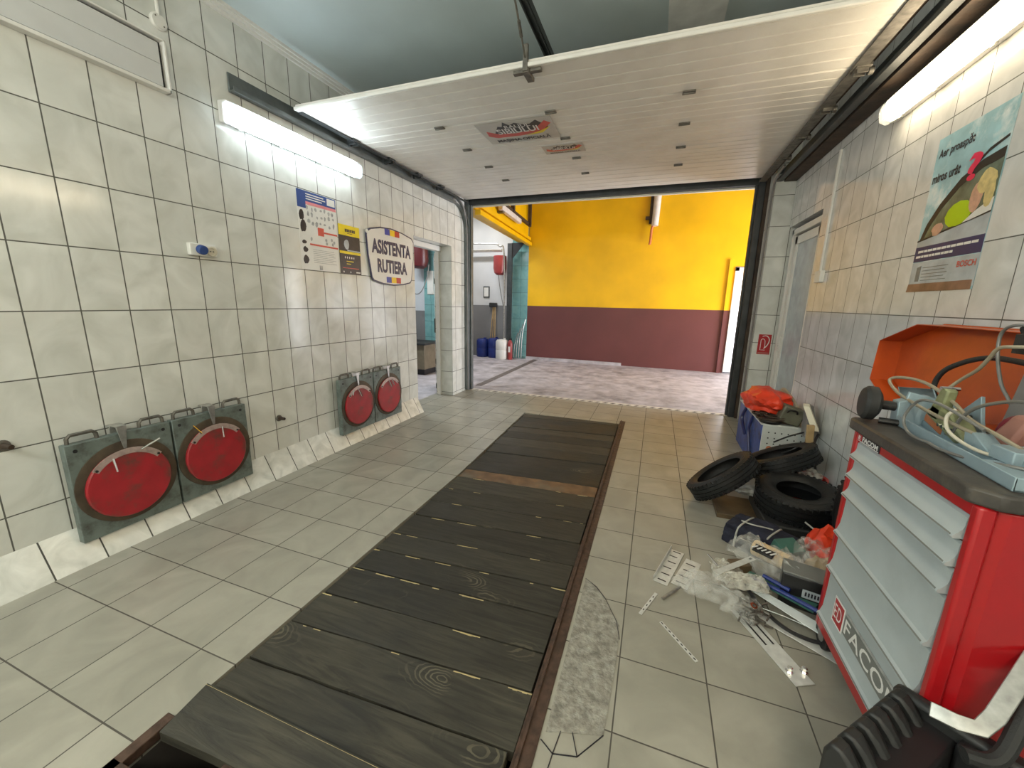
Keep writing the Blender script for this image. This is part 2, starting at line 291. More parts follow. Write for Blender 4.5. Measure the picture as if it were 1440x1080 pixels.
# ------------------------------------------------------------------ mesh builder
class MB:
    def __init__(s): s.v = []; s.f = []; s.mi = []; s.cur = 0; s.mats = []
    def m(s, name):
        if name not in s.mats: s.mats.append(name)
        s.cur = s.mats.index(name); return s
    def add(s, vs, fs):
        o = len(s.v); s.v += [tuple(v) for v in vs]
        for f in fs: s.f.append([i + o for i in f]); s.mi.append(s.cur)
        return s
    def hexa(s, p):   # 8 corners: bottom 4 ccw, top 4 ccw
        return s.add(p, [(0, 3, 2, 1), (4, 5, 6, 7), (0, 1, 5, 4), (1, 2, 6, 5), (2, 3, 7, 6), (3, 0, 4, 7)])
    def box(s, x0, x1, y0, y1, z0, z1):
        return s.hexa([(x0, y0, z0), (x1, y0, z0), (x1, y1, z0), (x0, y1, z0), (x0, y0, z1), (x1, y0, z1), (x1, y1, z1), (x0, y1, z1)])
    def obox(s, c, size, mat3):   # oriented box
        c = Vector(c); a, b, d = [mat3 @ Vector(e) for e in ((size[0] / 2, 0, 0), (0, size[1] / 2, 0), (0, 0, size[2] / 2))]
        q = [(-1, -1, -1), (1, -1, -1), (1, 1, -1), (-1, 1, -1), (-1, -1, 1), (1, -1, 1), (1, 1, 1), (-1, 1, 1)]
        return s.hexa([c + a * i + b * j + d * k for i, j, k in q])
    def prism(s, poly, d):        # polygon of 3D points pushed along vector d
        n = len(poly); P = [Vector(p) for p in poly]; d = Vector(d)
        return s.add(P + [p + d for p in P], [tuple(reversed(range(n))), tuple(range(n, 2 * n))] + [(i, (i + 1) % n, n + (i + 1) % n, n + i) for i in range(n)])
    def quad(s, a, b, c, d): return s.add([a, b, c, d], [(0, 1, 2, 3)])
    def ring(s, c, u, v, r, n): return [c + u * (r * math.cos(2 * PI * k / n)) + v * (r * math.sin(2 * PI * k / n)) for k in range(n)]
    def lathe(s, o, ax, prof, n=24, closed=False, cap=True):   # prof: (radius, height along ax)
        o = Vector(o); ax = Vector(ax).normalized(); u = ax.orthogonal().normalized(); v = ax.cross(u)
        vs = []
        for r, h in prof: vs += s.ring(o + ax * h, u, v, max(r, 1e-5), n)
        fs = []; m = len(prof)
        for i in range(m if closed else m - 1):
            j = (i + 1) % m
            for k in range(n): fs.append((i * n + k, i * n + (k + 1) % n, j * n + (k + 1) % n, j * n + k))
        if not closed and cap:
            fs.append(tuple(reversed(range(n)))); fs.append(tuple(range((m - 1) * n, m * n)))
        return s.add(vs, fs)
    def cyl(s, a, b, r, n=16, r2=None):
        a = Vector(a); b = Vector(b); d = b - a
        return s.lathe(a, d, [(r, 0), (r if r2 is None else r2, d.length)], n)
    def tube(s, pts, r, n=8, smooth=6):
        P = [Vector(p) for p in pts]
        if smooth and len(P) > 2:   # catmull-rom
            Q = []
            for i in range(len(P) - 1):
                p0, p1, p2, p3 = P[max(i - 1, 0)], P[i], P[i + 1], P[min(i + 2, len(P) - 1)]
                for k in range(smooth):
                    t = k / smooth
                    Q.append(0.5 * ((2 * p1) + (p2 - p0) * t + (2 * p0 - 5 * p1 + 4 * p2 - p3) * t * t + (3 * p1 - p0 - 3 * p2 + p3) * t ** 3))
            Q.append(P[-1]); P = Q
        vs = []; u = None
        for i, p in enumerate(P):
            t = (P[min(i + 1, len(P) - 1)] - P[max(i - 1, 0)]).normalized()
            if u is None: u = t.orthogonal().normalized()
            else: u = (u - t * u.dot(t)).normalized()
            vs += s.ring(p, u, t.cross(u), r, n)
        fs = [tuple(reversed(range(n))), tuple(range((len(P) - 1) * n, len(P) * n))]
        for i in range(len(P) - 1):
            for k in range(n): fs.append((i * n + k, i * n + (k + 1) % n, (i + 1) * n + (k + 1) % n, (i + 1) * n + k))
        return s.add(vs, fs)
    def blob(s, c, size, sub=3, amp=.25, freq=4, seed=0, flat=None, rot=None):
        bm = bmesh.new(); bmesh.ops.create_icosphere(bm, subdivisions=sub, radius=1)
        c = Vector(c); vs = []
        for v in bm.verts:
            p = v.co.copy(); q = p * freq * .5 + Vector((seed * 3.1, seed * 1.7, seed))
            k = 1 + amp * (noise.noise(q) + .6 * noise.noise(q * 2.3) + .4 * abs(noise.noise(q * 5)))
            p = Vector((p.x * size[0], p.y * size[1], p.z * size[2])) * k
            if rot: p = rot @ p
            p += c
            if flat is not None and p.z < flat: p.z = flat + .001
            vs.append(p)
        fs = [[v.index for v in f.verts] for f in bm.faces]; bm.free()
        return s.add(vs, fs)
    def build(s, name, mats=None, parent=None, bevel=0, smooth=False, angle=35):
        me = bpy.data.meshes.new(name); off = Vector((0, 0, 0)); q = parent
        while q is not None: off += q.location; q = q.parent
        me.from_pydata([Vector(v) - off for v in s.v], [], s.f); me.update()
        names = s.mats or ([mats] if isinstance(mats, str) else mats)
        for k in names: me.materials.append(M[k])
        if s.mats:
            for p, k in zip(me.polygons, s.mi): p.material_index = k
        bm = bmesh.new(); bm.from_mesh(me); bmesh.ops.recalc_face_normals(bm, faces=bm.faces); bm.to_mesh(me); bm.free()
        if smooth or bevel:
            for p in me.polygons: p.use_smooth = True
            me.set_sharp_from_angle(angle=math.radians(angle))
        o = bpy.data.objects.new(name, me); COL.objects.link(o); o.parent = parent
        if bevel:
            b = o.modifiers.new('bevel', 'BEVEL'); b.width = bevel; b.segments = 2; b.limit_method = 'ANGLE'; b.angle_limit = math.radians(40)
        return o

def tag(o, label, cat, group=None, kind=None):
    o['label'] = label; o['category'] = cat
    if group: o['group'] = group
    if kind: o['kind'] = kind
    return o
def thing(name, label, cat, loc=(0, 0, 0), group=None):
    o = bpy.data.objects.new(name, None); COL.objects.link(o); o.location = loc; o.empty_display_size = .1
    return tag(o, label, cat, group)
def struct(o):
    o['kind'] = 'structure'; return o
def B(x0, x1, y0, y1, z0, z1): return MB().box(x0, x1, y0, y1, z0, z1)
def copy_tree(o, parent=None):
    c = o.copy(); COL.objects.link(c)
    if parent is not None: c.parent = parent
    for ch in list(o.children): copy_tree(ch, c)
    return c

def text(name, body, mname, origin, right, up, height, width=None, parent=None, depth=.0008, bold=.0, align='LEFT', shear=0):
    """lettering as a real mesh lying on the plane spanned by right/up"""
    cu = bpy.data.curves.new(name, 'FONT'); cu.body = body; cu.size = 1.0; cu.extrude = 0.0; cu.offset = bold; cu.shear = shear
    cu.resolution_u = 3
    tmp = bpy.data.objects.new(name, cu); COL.objects.link(tmp)
    dg = bpy.context.evaluated_depsgraph_get(); me = bpy.data.meshes.new_from_object(tmp.evaluated_get(dg))
    bpy.data.objects.remove(tmp)
    xs = [v.co.x for v in me.vertices]; ys = [v.co.y for v in me.vertices]
    x0, x1, y0, y1 = min(xs), max(xs), min(ys), max(ys)
    sy = height / (y1 - y0); sx = sy if width is None else width / (x1 - x0)
    R = Vector(right).normalized(); U = Vector(up).normalized(); Nn = R.cross(U); O = Vector(origin)
    off = Vector((0, 0, 0)); q = parent
    while q is not None: off += q.location; q = q.parent
    xoff = x0 if align == 'LEFT' else (x0 + x1) / 2
    for v in me.vertices:
        v.co = O + R * ((v.co.x - xoff) * sx) + U * ((v.co.y - y0) * sy) + Nn * depth - off
    me.name = name; me.materials.clear(); me.materials.append(M[mname])
    o = bpy.data.objects.new(name, me); COL.objects.link(o); o.parent = parent
    return o

# ------------------------------------------------------------------ camera
f_px, yaw, pitch, roll = 551.44, 0.3442, 0.2063, 0.0202
cy, sy, cp, sp = math.cos(yaw), math.sin(yaw), math.cos(pitch), math.sin(pitch)
fw = Vector((-sy * cp, cy * cp, -sp)); rt = Vector((cy, sy, 0)); up = rt.cross(fw)
cr, sr = math.cos(roll), math.sin(roll)
r2 = rt * cr + up * sr; u2 = up * cr - rt * sr
cd = bpy.data.cameras.new('camera'); cam = bpy.data.objects.new('camera', cd); COL.objects.link(cam)
cd.sensor_width = 36; cd.lens = f_px / 1440 * 36; cd.clip_start = 0.02; cd.clip_end = 100
mw = Matrix((r2, u2, -fw)).transposed().to_4x4(); mw.translation = (0, 0, 1.5); cam.matrix_world = mw
S.camera = cam

XL, XR, CEIL, GY = -2.98, 1.36, 3.45, 6.1
PX0, PX1, PY0, PY1 = -1.52, -0.31, 0.50, 5.0     # inspection pit opening

# ------------------------------------------------------------------ room shell
mb = MB()
mb.prism([(-3.30, -3, 0), (PX0, -3, 0), (PX0, 2.9, 0), (-1.60, 5.0, 0), (-1.60, GY, 0), (-3.30, GY, 0)], (0, 0, -.05))
mb.box(PX1, 1.5, -3, GY, -.05, 0)
mb.box(PX0, PX1, -3, PY0, -.05, 0)
mb.box(-1.60, PX1, 5.0, GY, -.05, 0)
struct(mb.build('floor', 'floor'))
mb = MB()   # walls of the pit under the boards
mb.box(PX0 - .1, PX0, PY0, 5.0, -1.4, -.05); mb.box(PX1, PX1 + .1, PY0, 5.0, -1.4, -.05)
mb.box(PX0 - .1, PX1 + .1, PY0 - .1, PY0, -1.4, -.05); mb.box(PX0 - .1, PX1 + .1, 5.0, 5.1, -1.4, -.05)
mb.box(PX0 - .1, PX1 + .1, PY0 - .1, 5.1, -1.5, -1.4)
struct(mb.build('wall_pit', 'pit'))
mb = MB().box(-7.2, 4.3, GY, 10.6, -.05, 0)
mb.box(-7.2, -3.30, 4.0, GY, -.05, 0)
struct(mb.build('floor_yard', 'screed'))
# left wall with the side doorway y 4.5..5.49, z up to 2.29
DY0, DY1, DZ = 4.50, 5.49, 2.30
mb = MB(); mb.box(XL - .27, XL, -3, DY0, 0, CEIL); mb.box(XL - .27, XL, DY0, DY1, DZ, CEIL)
struct(mb.build('wall_left', 'tile_left'))
mb = MB(); mb.m('tile_left').box(XL - .27, XL, DY1, 5.93, 0, CEIL)
mb.m('tile_x').box(XL - .268, XL - .001, DY1 - .002, DY1, 0, DZ)
struct(mb.build('wall_left_pillar'))
mb = MB(); mb.m('tile_right').box(XR, XR + .3, -3, 4.60, 0, CEIL); mb.box(XR, XR + .3, 4.60, 5.60, 2.40, CEIL); 
mb.box(XR + .2, XR + .3, 4.60, 5.60, 0, 2.40)
struct(mb.build('wall_right'))
struct(MB().box(1.16, 1.66, 5.62, 6.08, 0, CEIL).build('wall_return', 'tile_x'))
struct(B(-3.3, 1.66, -3.2, -3, 0, CEIL).build('wall_back', 'tile_x'))
struct(B(-3.3, 1.7, -3.2, 6.3, CEIL, CEIL + .1).build('ceiling', 'ceiling'))
struct(B(-3.3, 1.5, 6.18, 6.3, 3.10, CEIL + .6).build('wall_gate_head', 'yellow'))
# pale ceiling strip, cove and gate head
struct(B(-0.10, 0.26, -3, 5.6, CEIL - .035, CEIL).build('trim_1', 'ceiling_white'))
mb = MB()
for k in range(3): mb.box(XL, XL + .045 - .013 * k, -3, 5.6, CEIL - .022 * (k + 1), CEIL - .022 * k)
struct(mb.build('trim_2', 'white_trim'))
# sloping skirting along the left wall
mb = MB(); mb.prism([(XL, -3, .20), (XL + .105, -3, 0.0), (XL, -3, 0.0)], (0, 7.47, 0)); struct(mb.build('baseboard_left', 'skirt'))
# broken-out concrete strip beside the pit
mb = MB()
mb.prism([(-.24, 1.10, 0), (-.045, 1.16, 0), (-.03, 1.50, 0), (-.035, 1.68, 0), (-.12, 1.83, 0), (-.175, 1.90, 0), (-.24, 1.95, 0)], (0, 0, .003))
struct(mb.build('floor_patch', 'concrete'))
mb = MB()   # dark cracks round the patch
for pts in [[(-.24, 1.95), (-.175, 1.905), (-.12, 1.835), (-.05, 1.70), (-.028, 1.60)], [(-.045, 1.16), (-.12, 1.06), (-.20, 1.04), (-.25, 1.07)], [(-.20, 1.04), (-.19, 1.12)], [(-.12, 1.06), (-.15, 1.13)], [(-.20, 1.04), (-.21, .93)]]:
    for (a, b), (c, d) in zip(pts[:-1], pts[1:]):
        n_ = Vector((-(d - b), c - a, 0)).normalized() * .0014
        mb.prism([(a + n_.x, b + n_.y, .0005), (a - n_.x, b - n_.y, .0005), (c - n_.x, d - n_.y, .0005), (c + n_.x, d + n_.y, .0005)], (0, 0, .003))
struct(mb.build('trim_crack', 'ink'))

# door in the right wall, behind the pile
d = bpy.data.objects.new('door_1', None); COL.objects.link(d); d.location = (XR, 4.6, 0); d['kind'] = 'structure'
mb = MB(); x = XR
mb.box(x + .02, x + .10, 4.61, 4.67, 0, 2.36); mb.box(x + .02, x + .10, 5.48, 5.54, 0, 2.36); mb.box(x + .02, x + .10, 4.61, 5.54, 2.30, 2.36)
mb.box(x + .04, x + .09, 4.69, 4.77, 0.02, 2.28); mb.box(x + .04, x + .09, 5.38, 5.46, 0.02, 2.28); mb.box(x + .04, x + .09, 4.69, 5.46, 2.19, 2.28); mb.box(x + .04, x + .09, 4.69, 5.46, 0.02, .20)
mb.build('door_frame', 'white_plastic', d, bevel=.006)
B(x + .055, x + .075, 4.75, 5.40, .18, 2.21).build('door_panel', 'poster_silver', d)
mb = MB(); mb.box(x + .02, x + .04, 5.40, 5.44, 1.00, 1.16); mb.cyl((x + .0, 5.42, 1.08), (x + .04, 5.42, 1.08), .009); mb.cyl((x + .0, 5.42, 1.08), (x + .0, 5.31, 1.08), .009)
mb.build('door_handle', 'white_plastic', d)

# frame of the side doorway in the left wall
d = bpy.data.objects.new('door_2', None); COL.objects.link(d); d.location = (XL, DY0, 0); d['kind'] = 'structure'
mb = MB(); mb.box(XL - .26, XL - .20, DY1 - .045, DY1 - .003, 0, DZ); mb.box(XL - .26, XL - .17, DY0 + .003, DY1 - .003, DZ - .075, DZ - .003); mb.box(XL - .26, XL - .20, DY0 + .003, DY0 + .045, 0, DZ)
mb.build('door_frame', 'white_trim', d, bevel=.004)
# white door leaf swung into the side room
o = MB(); ang = math.radians(78)
c_, s_ = math.cos(ang), math.sin(ang)
P0 = Vector((XL - .265, DY1 - .05, 0)); dv = Vector((-.50, .80, 0)).normalized(); nv = Vector((dv.y, -dv.x, 0))
def leaf(mbx, a, b, z0, z1, t0, t1):
    p = [P0 + dv * a + nv * t0, P0 + dv * b + nv * t0, P0 + dv * b + nv * t1, P0 + dv * a + nv * t1]
    mbx.hexa([(q.x, q.y, z0) for q in p] + [(q.x, q.y, z1) for q in p])
leaf(o, .0, .75, .02, 2.2, 0, .04); o.build('door_leaf', 'tile_x', d)
o = MB(); leaf(o, .04, .075, 1.0, 1.22, -.02, 0); leaf(o, .02, .06, 1.75, 1.83, -.012, 0); leaf(o, .02, .06, .5, .58, -.012, 0); leaf(o, .02, .06, .1, .18, -.012, 0); o.build('door_handle', 'frame_dark', d)

# ------------------------------------------------------------------ yellow bay beyond the gate
FY = 10.0
mb = MB()
mb.prism([(-3.22, 10.06, 0), (1.53, 9.98, 0), (1.53, 10.2, 0), (-3.22, 10.25, 0)], (0, 0, 4.0))
mb.prism([(1.53, 9.98, 2.35), (2.50, 9.96, 2.35), (2.50, 10.2, 2.35), (1.53, 10.2, 2.35)], (0, 0, 1.65))
mb.prism([(2.50, 9.96, 0), (4.3, 9.93, 0), (4.3, 10.2, 0), (2.50, 10.2, 0)], (0, 0, 4.0))
struct(mb.build('wall_far', 'yellow_wall'))
struct(B(1.40, 1.46, 9.93, 9.985, 0, 2.50).build('trim_3', 'yellow_wall'))   # pier edge left of the far door
struct(B(-3.2, -.72, 9.97, 10.05, 0, .07).build('trim_4', 'screed'))
mb = MB(); mb.box(4.2, 4.4, 6.2, 6.6, 0, 4.0); mb.box(4.2, 4.4, 9.2, 10, 0, 4.0); mb.box(4.2, 4.4, 6.6, 9.2, 3.0, 4.0)
struct(mb.build('wall_bay_right', 'yellow_wall'))
struct(B(1.5, 4.4, 6.1, 6.25, 0, 4.0).build('wall_bay_near', 'yellow_wall'))
struct(B(-7.2, 4.4, 6.3, 10.6, 3.95, 4.05).build('ceiling_yard', 'yard_ceiling'))
# far white door
d = bpy.data.objects.new('door_3', None); COL.objects.link(d); d.location = (1.62, 9.98, 0); d['kind'] = 'structure'
mb = MB(); mb.box(1.53, 1.61, 9.95, 10.05, .03, 2.33); mb.box(2.42, 2.50, 9.96, 10.05, .03, 2.33); mb.box(1.53, 2.50, 9.95, 10.05, 2.25, 2.33); mb.build('door_frame', 'white_trim', d, bevel=.005)
mb = MB().m('white_trim'); mb.box(1.61, 2.42, 9.99, 10.03, .03, 2.25); mb.m('daylight_glow').box(1.67, 2.31, 9.98, 9.99, .20, 2.15); mb.build('door_panel', None, d)
d = bpy.data.objects.new('window_1', None); COL.objects.link(d); d.location = (3.2, 9.94, 1); d['kind'] = 'structure'
mb = MB(); mb.box(2.95, 3.0, 9.90, 9.95, .95, 2.1); mb.box(3.75, 3.8, 9.90, 9.95, .95, 2.1); mb.box(3.35, 3.4, 9.90, 9.95, .95, 2.1); mb.box(2.95, 3.8, 9.90, 9.95, 2.05, 2.1); mb.box(2.90, 3.85, 9.86, 9.95, .9, .95); mb.build('window_frame', 'white_trim', d)
B(3.0, 3.75, 9.92, 9.93, .95, 2.05).build('window_pane', 'daylight_glow', d)
# yellow lintel over the side opening and the wall above it
mb = MB()
def slab(x0, y0, x1, y1, t, z0, z1): mb.prism([(x0, y0, z0), (x1, y1, z0), (x1 - t, y1, z0), (x0 - t, y0, z0)], (0, 0, z1 - z0))
slab(-2.97, 6.3, -3.22, 10.0, .25, 2.98, 3.95)
slab(-2.90, 6.3, -3.15, 10.0, .07, 3.03, 3.10); slab(-2.87, 6.3, -3.12, 10.0, .10, 2.90, 2.98)
struct(mb.build('wall_yard_left', 'yellow'))
mb = MB(); slab(-2.90, 6.3, -3.15, 10.0, .09, 3.36, 3.42); mb.box(-3.10, -3.02, 8.35, 8.41, 3.36, 3.95); mb.box(-3.17, -3.09, 9.75, 9.81, 3.36, 3.95)
struct(mb.build('trim_5', 'brown_dark'))
# side bay behind it
struct(B(-6.0, -3.66, 10.1, 10.3, 0, 4.0).build('wall_side_bay', 'grey_wall'))
struct(B(-3.66, -3.20, 10.06, 10.2, 0, 4.0).build('wall_teal', 'tile_teal'))
struct(B(-7.2, -4.66, 7.4, 7.5, 0, 4.0).build('wall_side_room', 'grey_wall2'))
struct(B(-4.66, -4.25, 7.38, 7.5, 0, 4.0).build('wall_side_teal', 'tile_teal'))
struct(B(-6.0, -5.9, 7.5, 10.3, 0, 4.0).build('wall_side_end', 'grey_wall'))
struct(B(-7.3, -7.2, 4.0, 7.5, 0, 4.0).build('wall_side_room_left', 'grey_wall'))
struct(B(-7.3, -3.25, 3.9, 4.0, 0, 4.0).build('wall_side_room_near', 'grey_wall'))
struct(B(-7.3, -3.25, 3.9, 6.3, 3.3, 3.4).build('ceiling_side_room', 'ceiling_white'))
struct(B(-7.3, -4.2, 6.3, 7.5, 3.3, 3.4).build('ceiling_side_room', 'ceiling_white'))

# ------------------------------------------------------------------ inspection pit: steel edge and boards
t = thing('pit_edge_rail', 'brown rusty steel angle frame set in the floor round the covered pit', 'rail', (PX1, PY0, 0))
mb = MB(); mb.box(PX1 - .012, PX1 + .055, PY0, 5.12, -.03, .006); mb.box(PX1 + .0, PX1 + .012, PY0, 5.12, .006, .016); mb.build('rail_bar', 'rust', t, bevel=.002)
mb = MB(); mb.box(PX0 - .03, PX0 + .012, PY0 - .04, .67, -.03, .007); mb.box(PX0 - .03, PX1, PY0 - .04, PY0 + .015, -.03, .007); mb.box(-1.20, -1.165, PY0, .70, -.05, .002); mb.build('rail_corner', 'rust', t, bevel=.003)
seams = [(.760, .800), (.940, .997), (1.152, 1.224), (1.352, 1.408), (1.570, 1.626), (1.752, 1.830), (1.936, 2.037), (2.181, 2.266), (2.394, 2.506), (2.62, 2.71), (2.857, 2.921), (3.02, 3.10), (3.25, 3.36), (3.49, 3.60), (3.734, 3.85), (3.967, 4.07), (4.18, 4.29), (4.373, 4.50), (4.60, 4.72), (4.80, 4.94), (4.96, 5.09)]
desc = ['with ringed knots by the open corner', 'worn and greenish, second board past the tilted one', 'with swirling knot grain, third past the tilted board', 'smooth grey-green and ragged at its right end', 'dark with a pale scratch at its left', 'wide near-black and oily', 'near-black under the pale splintered seam', 'brown with a white splintered lower seam', 'brown and muddy, second below the orange board', 'brown just below the orange strip board', 'orange-brown with a blue-edged seam', 'grey right behind the orange board', 'second behind the orange board', 'third behind the orange board', 'dusty, fourth behind the orange board', 'darker, fifth behind the orange board', 'sixth behind the orange board', 'third from the gate end of the pit', 'second from the gate end of the pit', 'last at the gate end of the pit']
for i in range(len(seams) - 1):
    (a0, b0), (a1, b1) = seams[i], seams[i + 1]
    g = .0035 + random.random() * .003
    fa = lambda y: PX0 if y < 2.9 else PX0 - .08 * (y - 2.9) / 2.1
    x0 = (fa(a0) + .012 + random.uniform(0, .01)); x1 = PX1 - .014 - (random.uniform(0, .012) if i > 3 else random.uniform(.0, .03))
    n = 14; top = []; mb = MB(); z = -random.random() * .006
    def edge(ya, yb, sgn):
        out = []
        for k in range(n + 1):
            tt = k / n; out.append((x0 + (x1 - x0) * tt, ya + (yb - ya) * tt + sgn * g + (noise.noise(Vector((k * .7, i * 5.3, sgn * 2.2))) * .004)))
        return out
    lo = edge(a0, b0, 1); hi = edge(a1, b1, -1)
    vs = [(x, y, z) for x, y in lo] + [(x, y, z + .001) for x, y in hi] + [(x, y, z - .045) for x, y in lo] + [(x, y, z - .045) for x, y in hi]
    m_ = n + 1; fs = []
    for k in range(n):
        fs += [(k, k + 1, m_ + k + 1, m_ + k), (2 * m_ + k, 3 * m_ + k, 3 * m_ + k + 1, 2 * m_ + k + 1), (k, 2 * m_ + k, 2 * m_ + k + 1, k + 1), (m_ + k, m_ + k + 1, 3 * m_ + k + 1, 3 * m_ + k)]
    fs += [(0, m_, 3 * m_, 2 * m_), (n, 2 * m_ + n, 3 * m_ + n, m_ + n)]
    mb.m('wood_orange' if i == 10 else 'wood').add(vs, fs)
    if 0 < i < 10:   # raw splintered bits along the far edge
        mb.m('wood_raw')
        for k in range(60):
            q = noise.noise(Vector((k * .23, i * 9.7, 1.5)))
            if q < .22: continue
            tt = k / 60; xa = x0 + (x1 - x0) * tt; xb = x0 + (x1 - x0) * (tt + 1 / 60); ya = a1 + (b1 - a1) * tt - g; yb = a1 + (b1 - a1) * (tt + 1 / 60) - g; wd = .003 + .009 * (q - .22) + .003 * random.random()
            mb.prism([(xa, ya - wd - .003, z + .0015), (xb, yb - wd - .003, z + .0015), (xb, yb - .0025, z + .0012), (xa, ya - .0025, z + .0012)], (0, 0, .0012))
    o = mb.build('pit_board')
    o.modifiers.new('b', 'BEVEL').width = .003; o.modifiers['b'].limit_method = 'ANGLE'
    tag(o, 'dark wooden pit cover board, ' + desc[i], 'board', 'boards covering the inspection pit')
# tilted board at the open corner: left end rides up over its neighbour
mb = MB(); n = 10; tp = []
t = thing('pit_board', 'dark oily cover board tilted up at its left end beside the open pit corner', 'board', (-1.4, .6, 0), 'boards covering the inspection pit')
for k in range(n + 1):
    u = k / n; x = -1.495 + 1.165 * u; h = .040 * (1 - u) ** 1.2; tp.append((x, .612 + .02 * min(1, u * 4), .775 + .03 * u, h))
vs = []
for x, ya, yb, h in tp: vs += [(x, ya, h * .35), (x, yb, h + .004), (x, ya, h * .35 - .04), (x, yb, h - .036)]
fs = []
for k in range(n):
    a = 4 * k; b = a + 4; fs += [(a, b, b + 1, a + 1), (a + 2, a + 3, b + 3, b + 2), (a, a + 2, b + 2, b), (a + 1, b + 1, b + 3, a + 3)]
fs += [(0, 1, 3, 2), (4 * n, 4 * n + 2, 4 * n + 3, 4 * n + 1)]
mb.add(vs, fs); mb.build('plank', 'wood', t)
mb = MB()
for k in range(n):
    if k > 7: break
    x, ya, yb, h = tp[k]; x2, _, yb2, h2 = tp[k + 1]
    mb.prism([(x, yb + .001, h - .012 * (1 - k / 8)), (x2, yb2 + .001, h2 - .012 * (1 - (k + 1) / 8)), (x2, yb2 - .006, h2 + .0055), (x, yb - .006, h + .0055)], (0, .001, 0))
mb.build('split_edge', 'wood_raw', t)
o = B(-1.19, -.34, .515, .605, -.045, -.006).build('pit_board', 'wood', bevel=.003)
tag(o, 'narrow dark board end lying nearest the camera at the pit edge', 'board', 'boards covering the inspection pit')
o = B(-1.18, -1.12, .575, .600, -.006, .008).build('wood_chip', 'wood_raw', bevel=.003)
tag(o, 'small bare yellow wood chip lying beside the open pit corner', 'wood chip')

# striped tape on the gate threshold
t = thing('floor_tape', 'worn striped hazard tape across the gate threshold', 'tape', (-.9, 6.02, 0))
mb = MB(); mb.box(-2.9, 1.05, 5.98, 6.10, 0.0005, .003); mb.build('tape_base', 'tape_white', t)
mb = MB()
for k in range(34):
    x = -2.85 + k * .115; mb.prism([(x, 5.99, .003), (x + .045, 5.99, .003), (x + .085, 6.05, .003), (x + .04, 6.05, .003)], (0, 0, .001))
mb.build('tape_stripe', 'tape_dark', t)
tag(B(-2.98, -2.86, 6.35, 10.0, .0005, .008).build('floor_channel', 'tape_dark'), 'dark drain channel in the pale floor beyond the gate', 'drain')

# ------------------------------------------------------------------ gate: posts, header, tracks and the raised sectional door
GF = thing('gate_frame', 'dark steel frame of the open overhead gate with posts and tracks', 'gate frame', (-.9, GY, 0))
mb = MB(); mb.box(-3.04, -2.93, 5.98, 6.10, 0, 3.06); mb.box(-2.93, -2.905, 6.02, 6.10, 0, 3.06); mb.build('post', 'frame_grey', GF, bevel=.004)
mb = MB(); mb.box(1.055, 1.125, 5.95, 6.08, 0, 3.08); mb.box(1.03, 1.055, 6.02, 6.08, 0, 3.08); mb.build('post', 'frame_dark', GF, bevel=.004)
mb = MB(); mb.box(1.126, 1.162, 5.90, 6.10, 0, 3.15); mb.build('post_backing', 'brown_dark', GF)
mb = MB(); mb.box(-3.04, 1.125, 6.0, 6.10, 2.985, 3.09); mb.box(-3.0, 1.1, 5.97, 6.0, 3.06, 3.10); mb.build('header_beam', 'frame_dark', GF, bevel=.003)
mb = MB(); mb.box(-2.92, 1.05, 6.08, 6.12, 2.965, 2.985); mb.build('header_lip', 'cream', GF)
def track(x, s):
    mb = MB()
    pr = [(0, 0), (0, .125), (.012 * s, .125), (.012 * s, .012), (.05 * s, .012), (.05 * s, .03), (.056 * s, .03), (.056 * s, 0)]
    y0 = 2.25 if s > 0 else 2.4
    mb.prism([(x + a, y0, 2.91 + b) for a, b in pr], (0, 3.3, 0))
    for k in range(7):   # bend down to the post
        a0 = k / 7 * PI / 2; a1 = (k + 1) / 7 * PI / 2; R = .38
        c = (5.55, 2.55)
        for rr in (R, R + .08):
            p = [(c[0] + rr * math.sin(a), c[1] + rr * math.cos(a)) for a in (a0, a1)]
            q = [(c[0] + (rr - .012) * math.sin(a), c[1] + (rr - .012) * math.cos(a)) for a in (a0, a1)]
            mb.hexa([(x, p[0][0], p[0][1]), (x + .05 * s, p[0][0], p[0][1]), (x + .05 * s, p[1][0], p[1][1]), (x, p[1][0], p[1][1]), (x, q[0][0], q[0][1]), (x + .05 * s, q[0][0], q[0][1]), (x + .05 * s, q[1][0], q[1][1]), (x, q[1][0], q[1][1])])
    mb.box(x, x + .05 * s, 5.92, 5.94, .02, 2.55)
    mb.build('track', 'frame_grey' if s > 0 else 'frame_dark', GF, bevel=.002, angle=50)
track(XL + .005, 1); track(1.22, -1)
mb = MB(); mb.tube([(-2.90, 5.3, 3.0), (-2.90, 5.62, 2.97), (-2.90, 5.80, 2.80), (-2.90, 5.86, 2.5), (-2.90, 5.87, 1.5), (-2.90, 5.88, .02)], .010, 8); mb.build('cable_pipe', 'machine_grey', GF, smooth=True)
mb = MB(); mb.tube([(1.13, 5.2, 2.96), (1.135, 5.55, 2.9), (1.14, 5.66, 2.6), (1.14, 5.67, 1.5), (1.14, 5.67, .02)], .012, 8); mb.build('cable_pipe', 'machine_grey', GF, smooth=True)
mb = MB(); mb.box(1.10, 1.13, 2.4, 5.7, 3.0, 3.03); mb.box(1.235, 1.355, 2.4, 5.6, 2.90, 3.05); mb.build('spring_cover', 'brown_dark', GF)

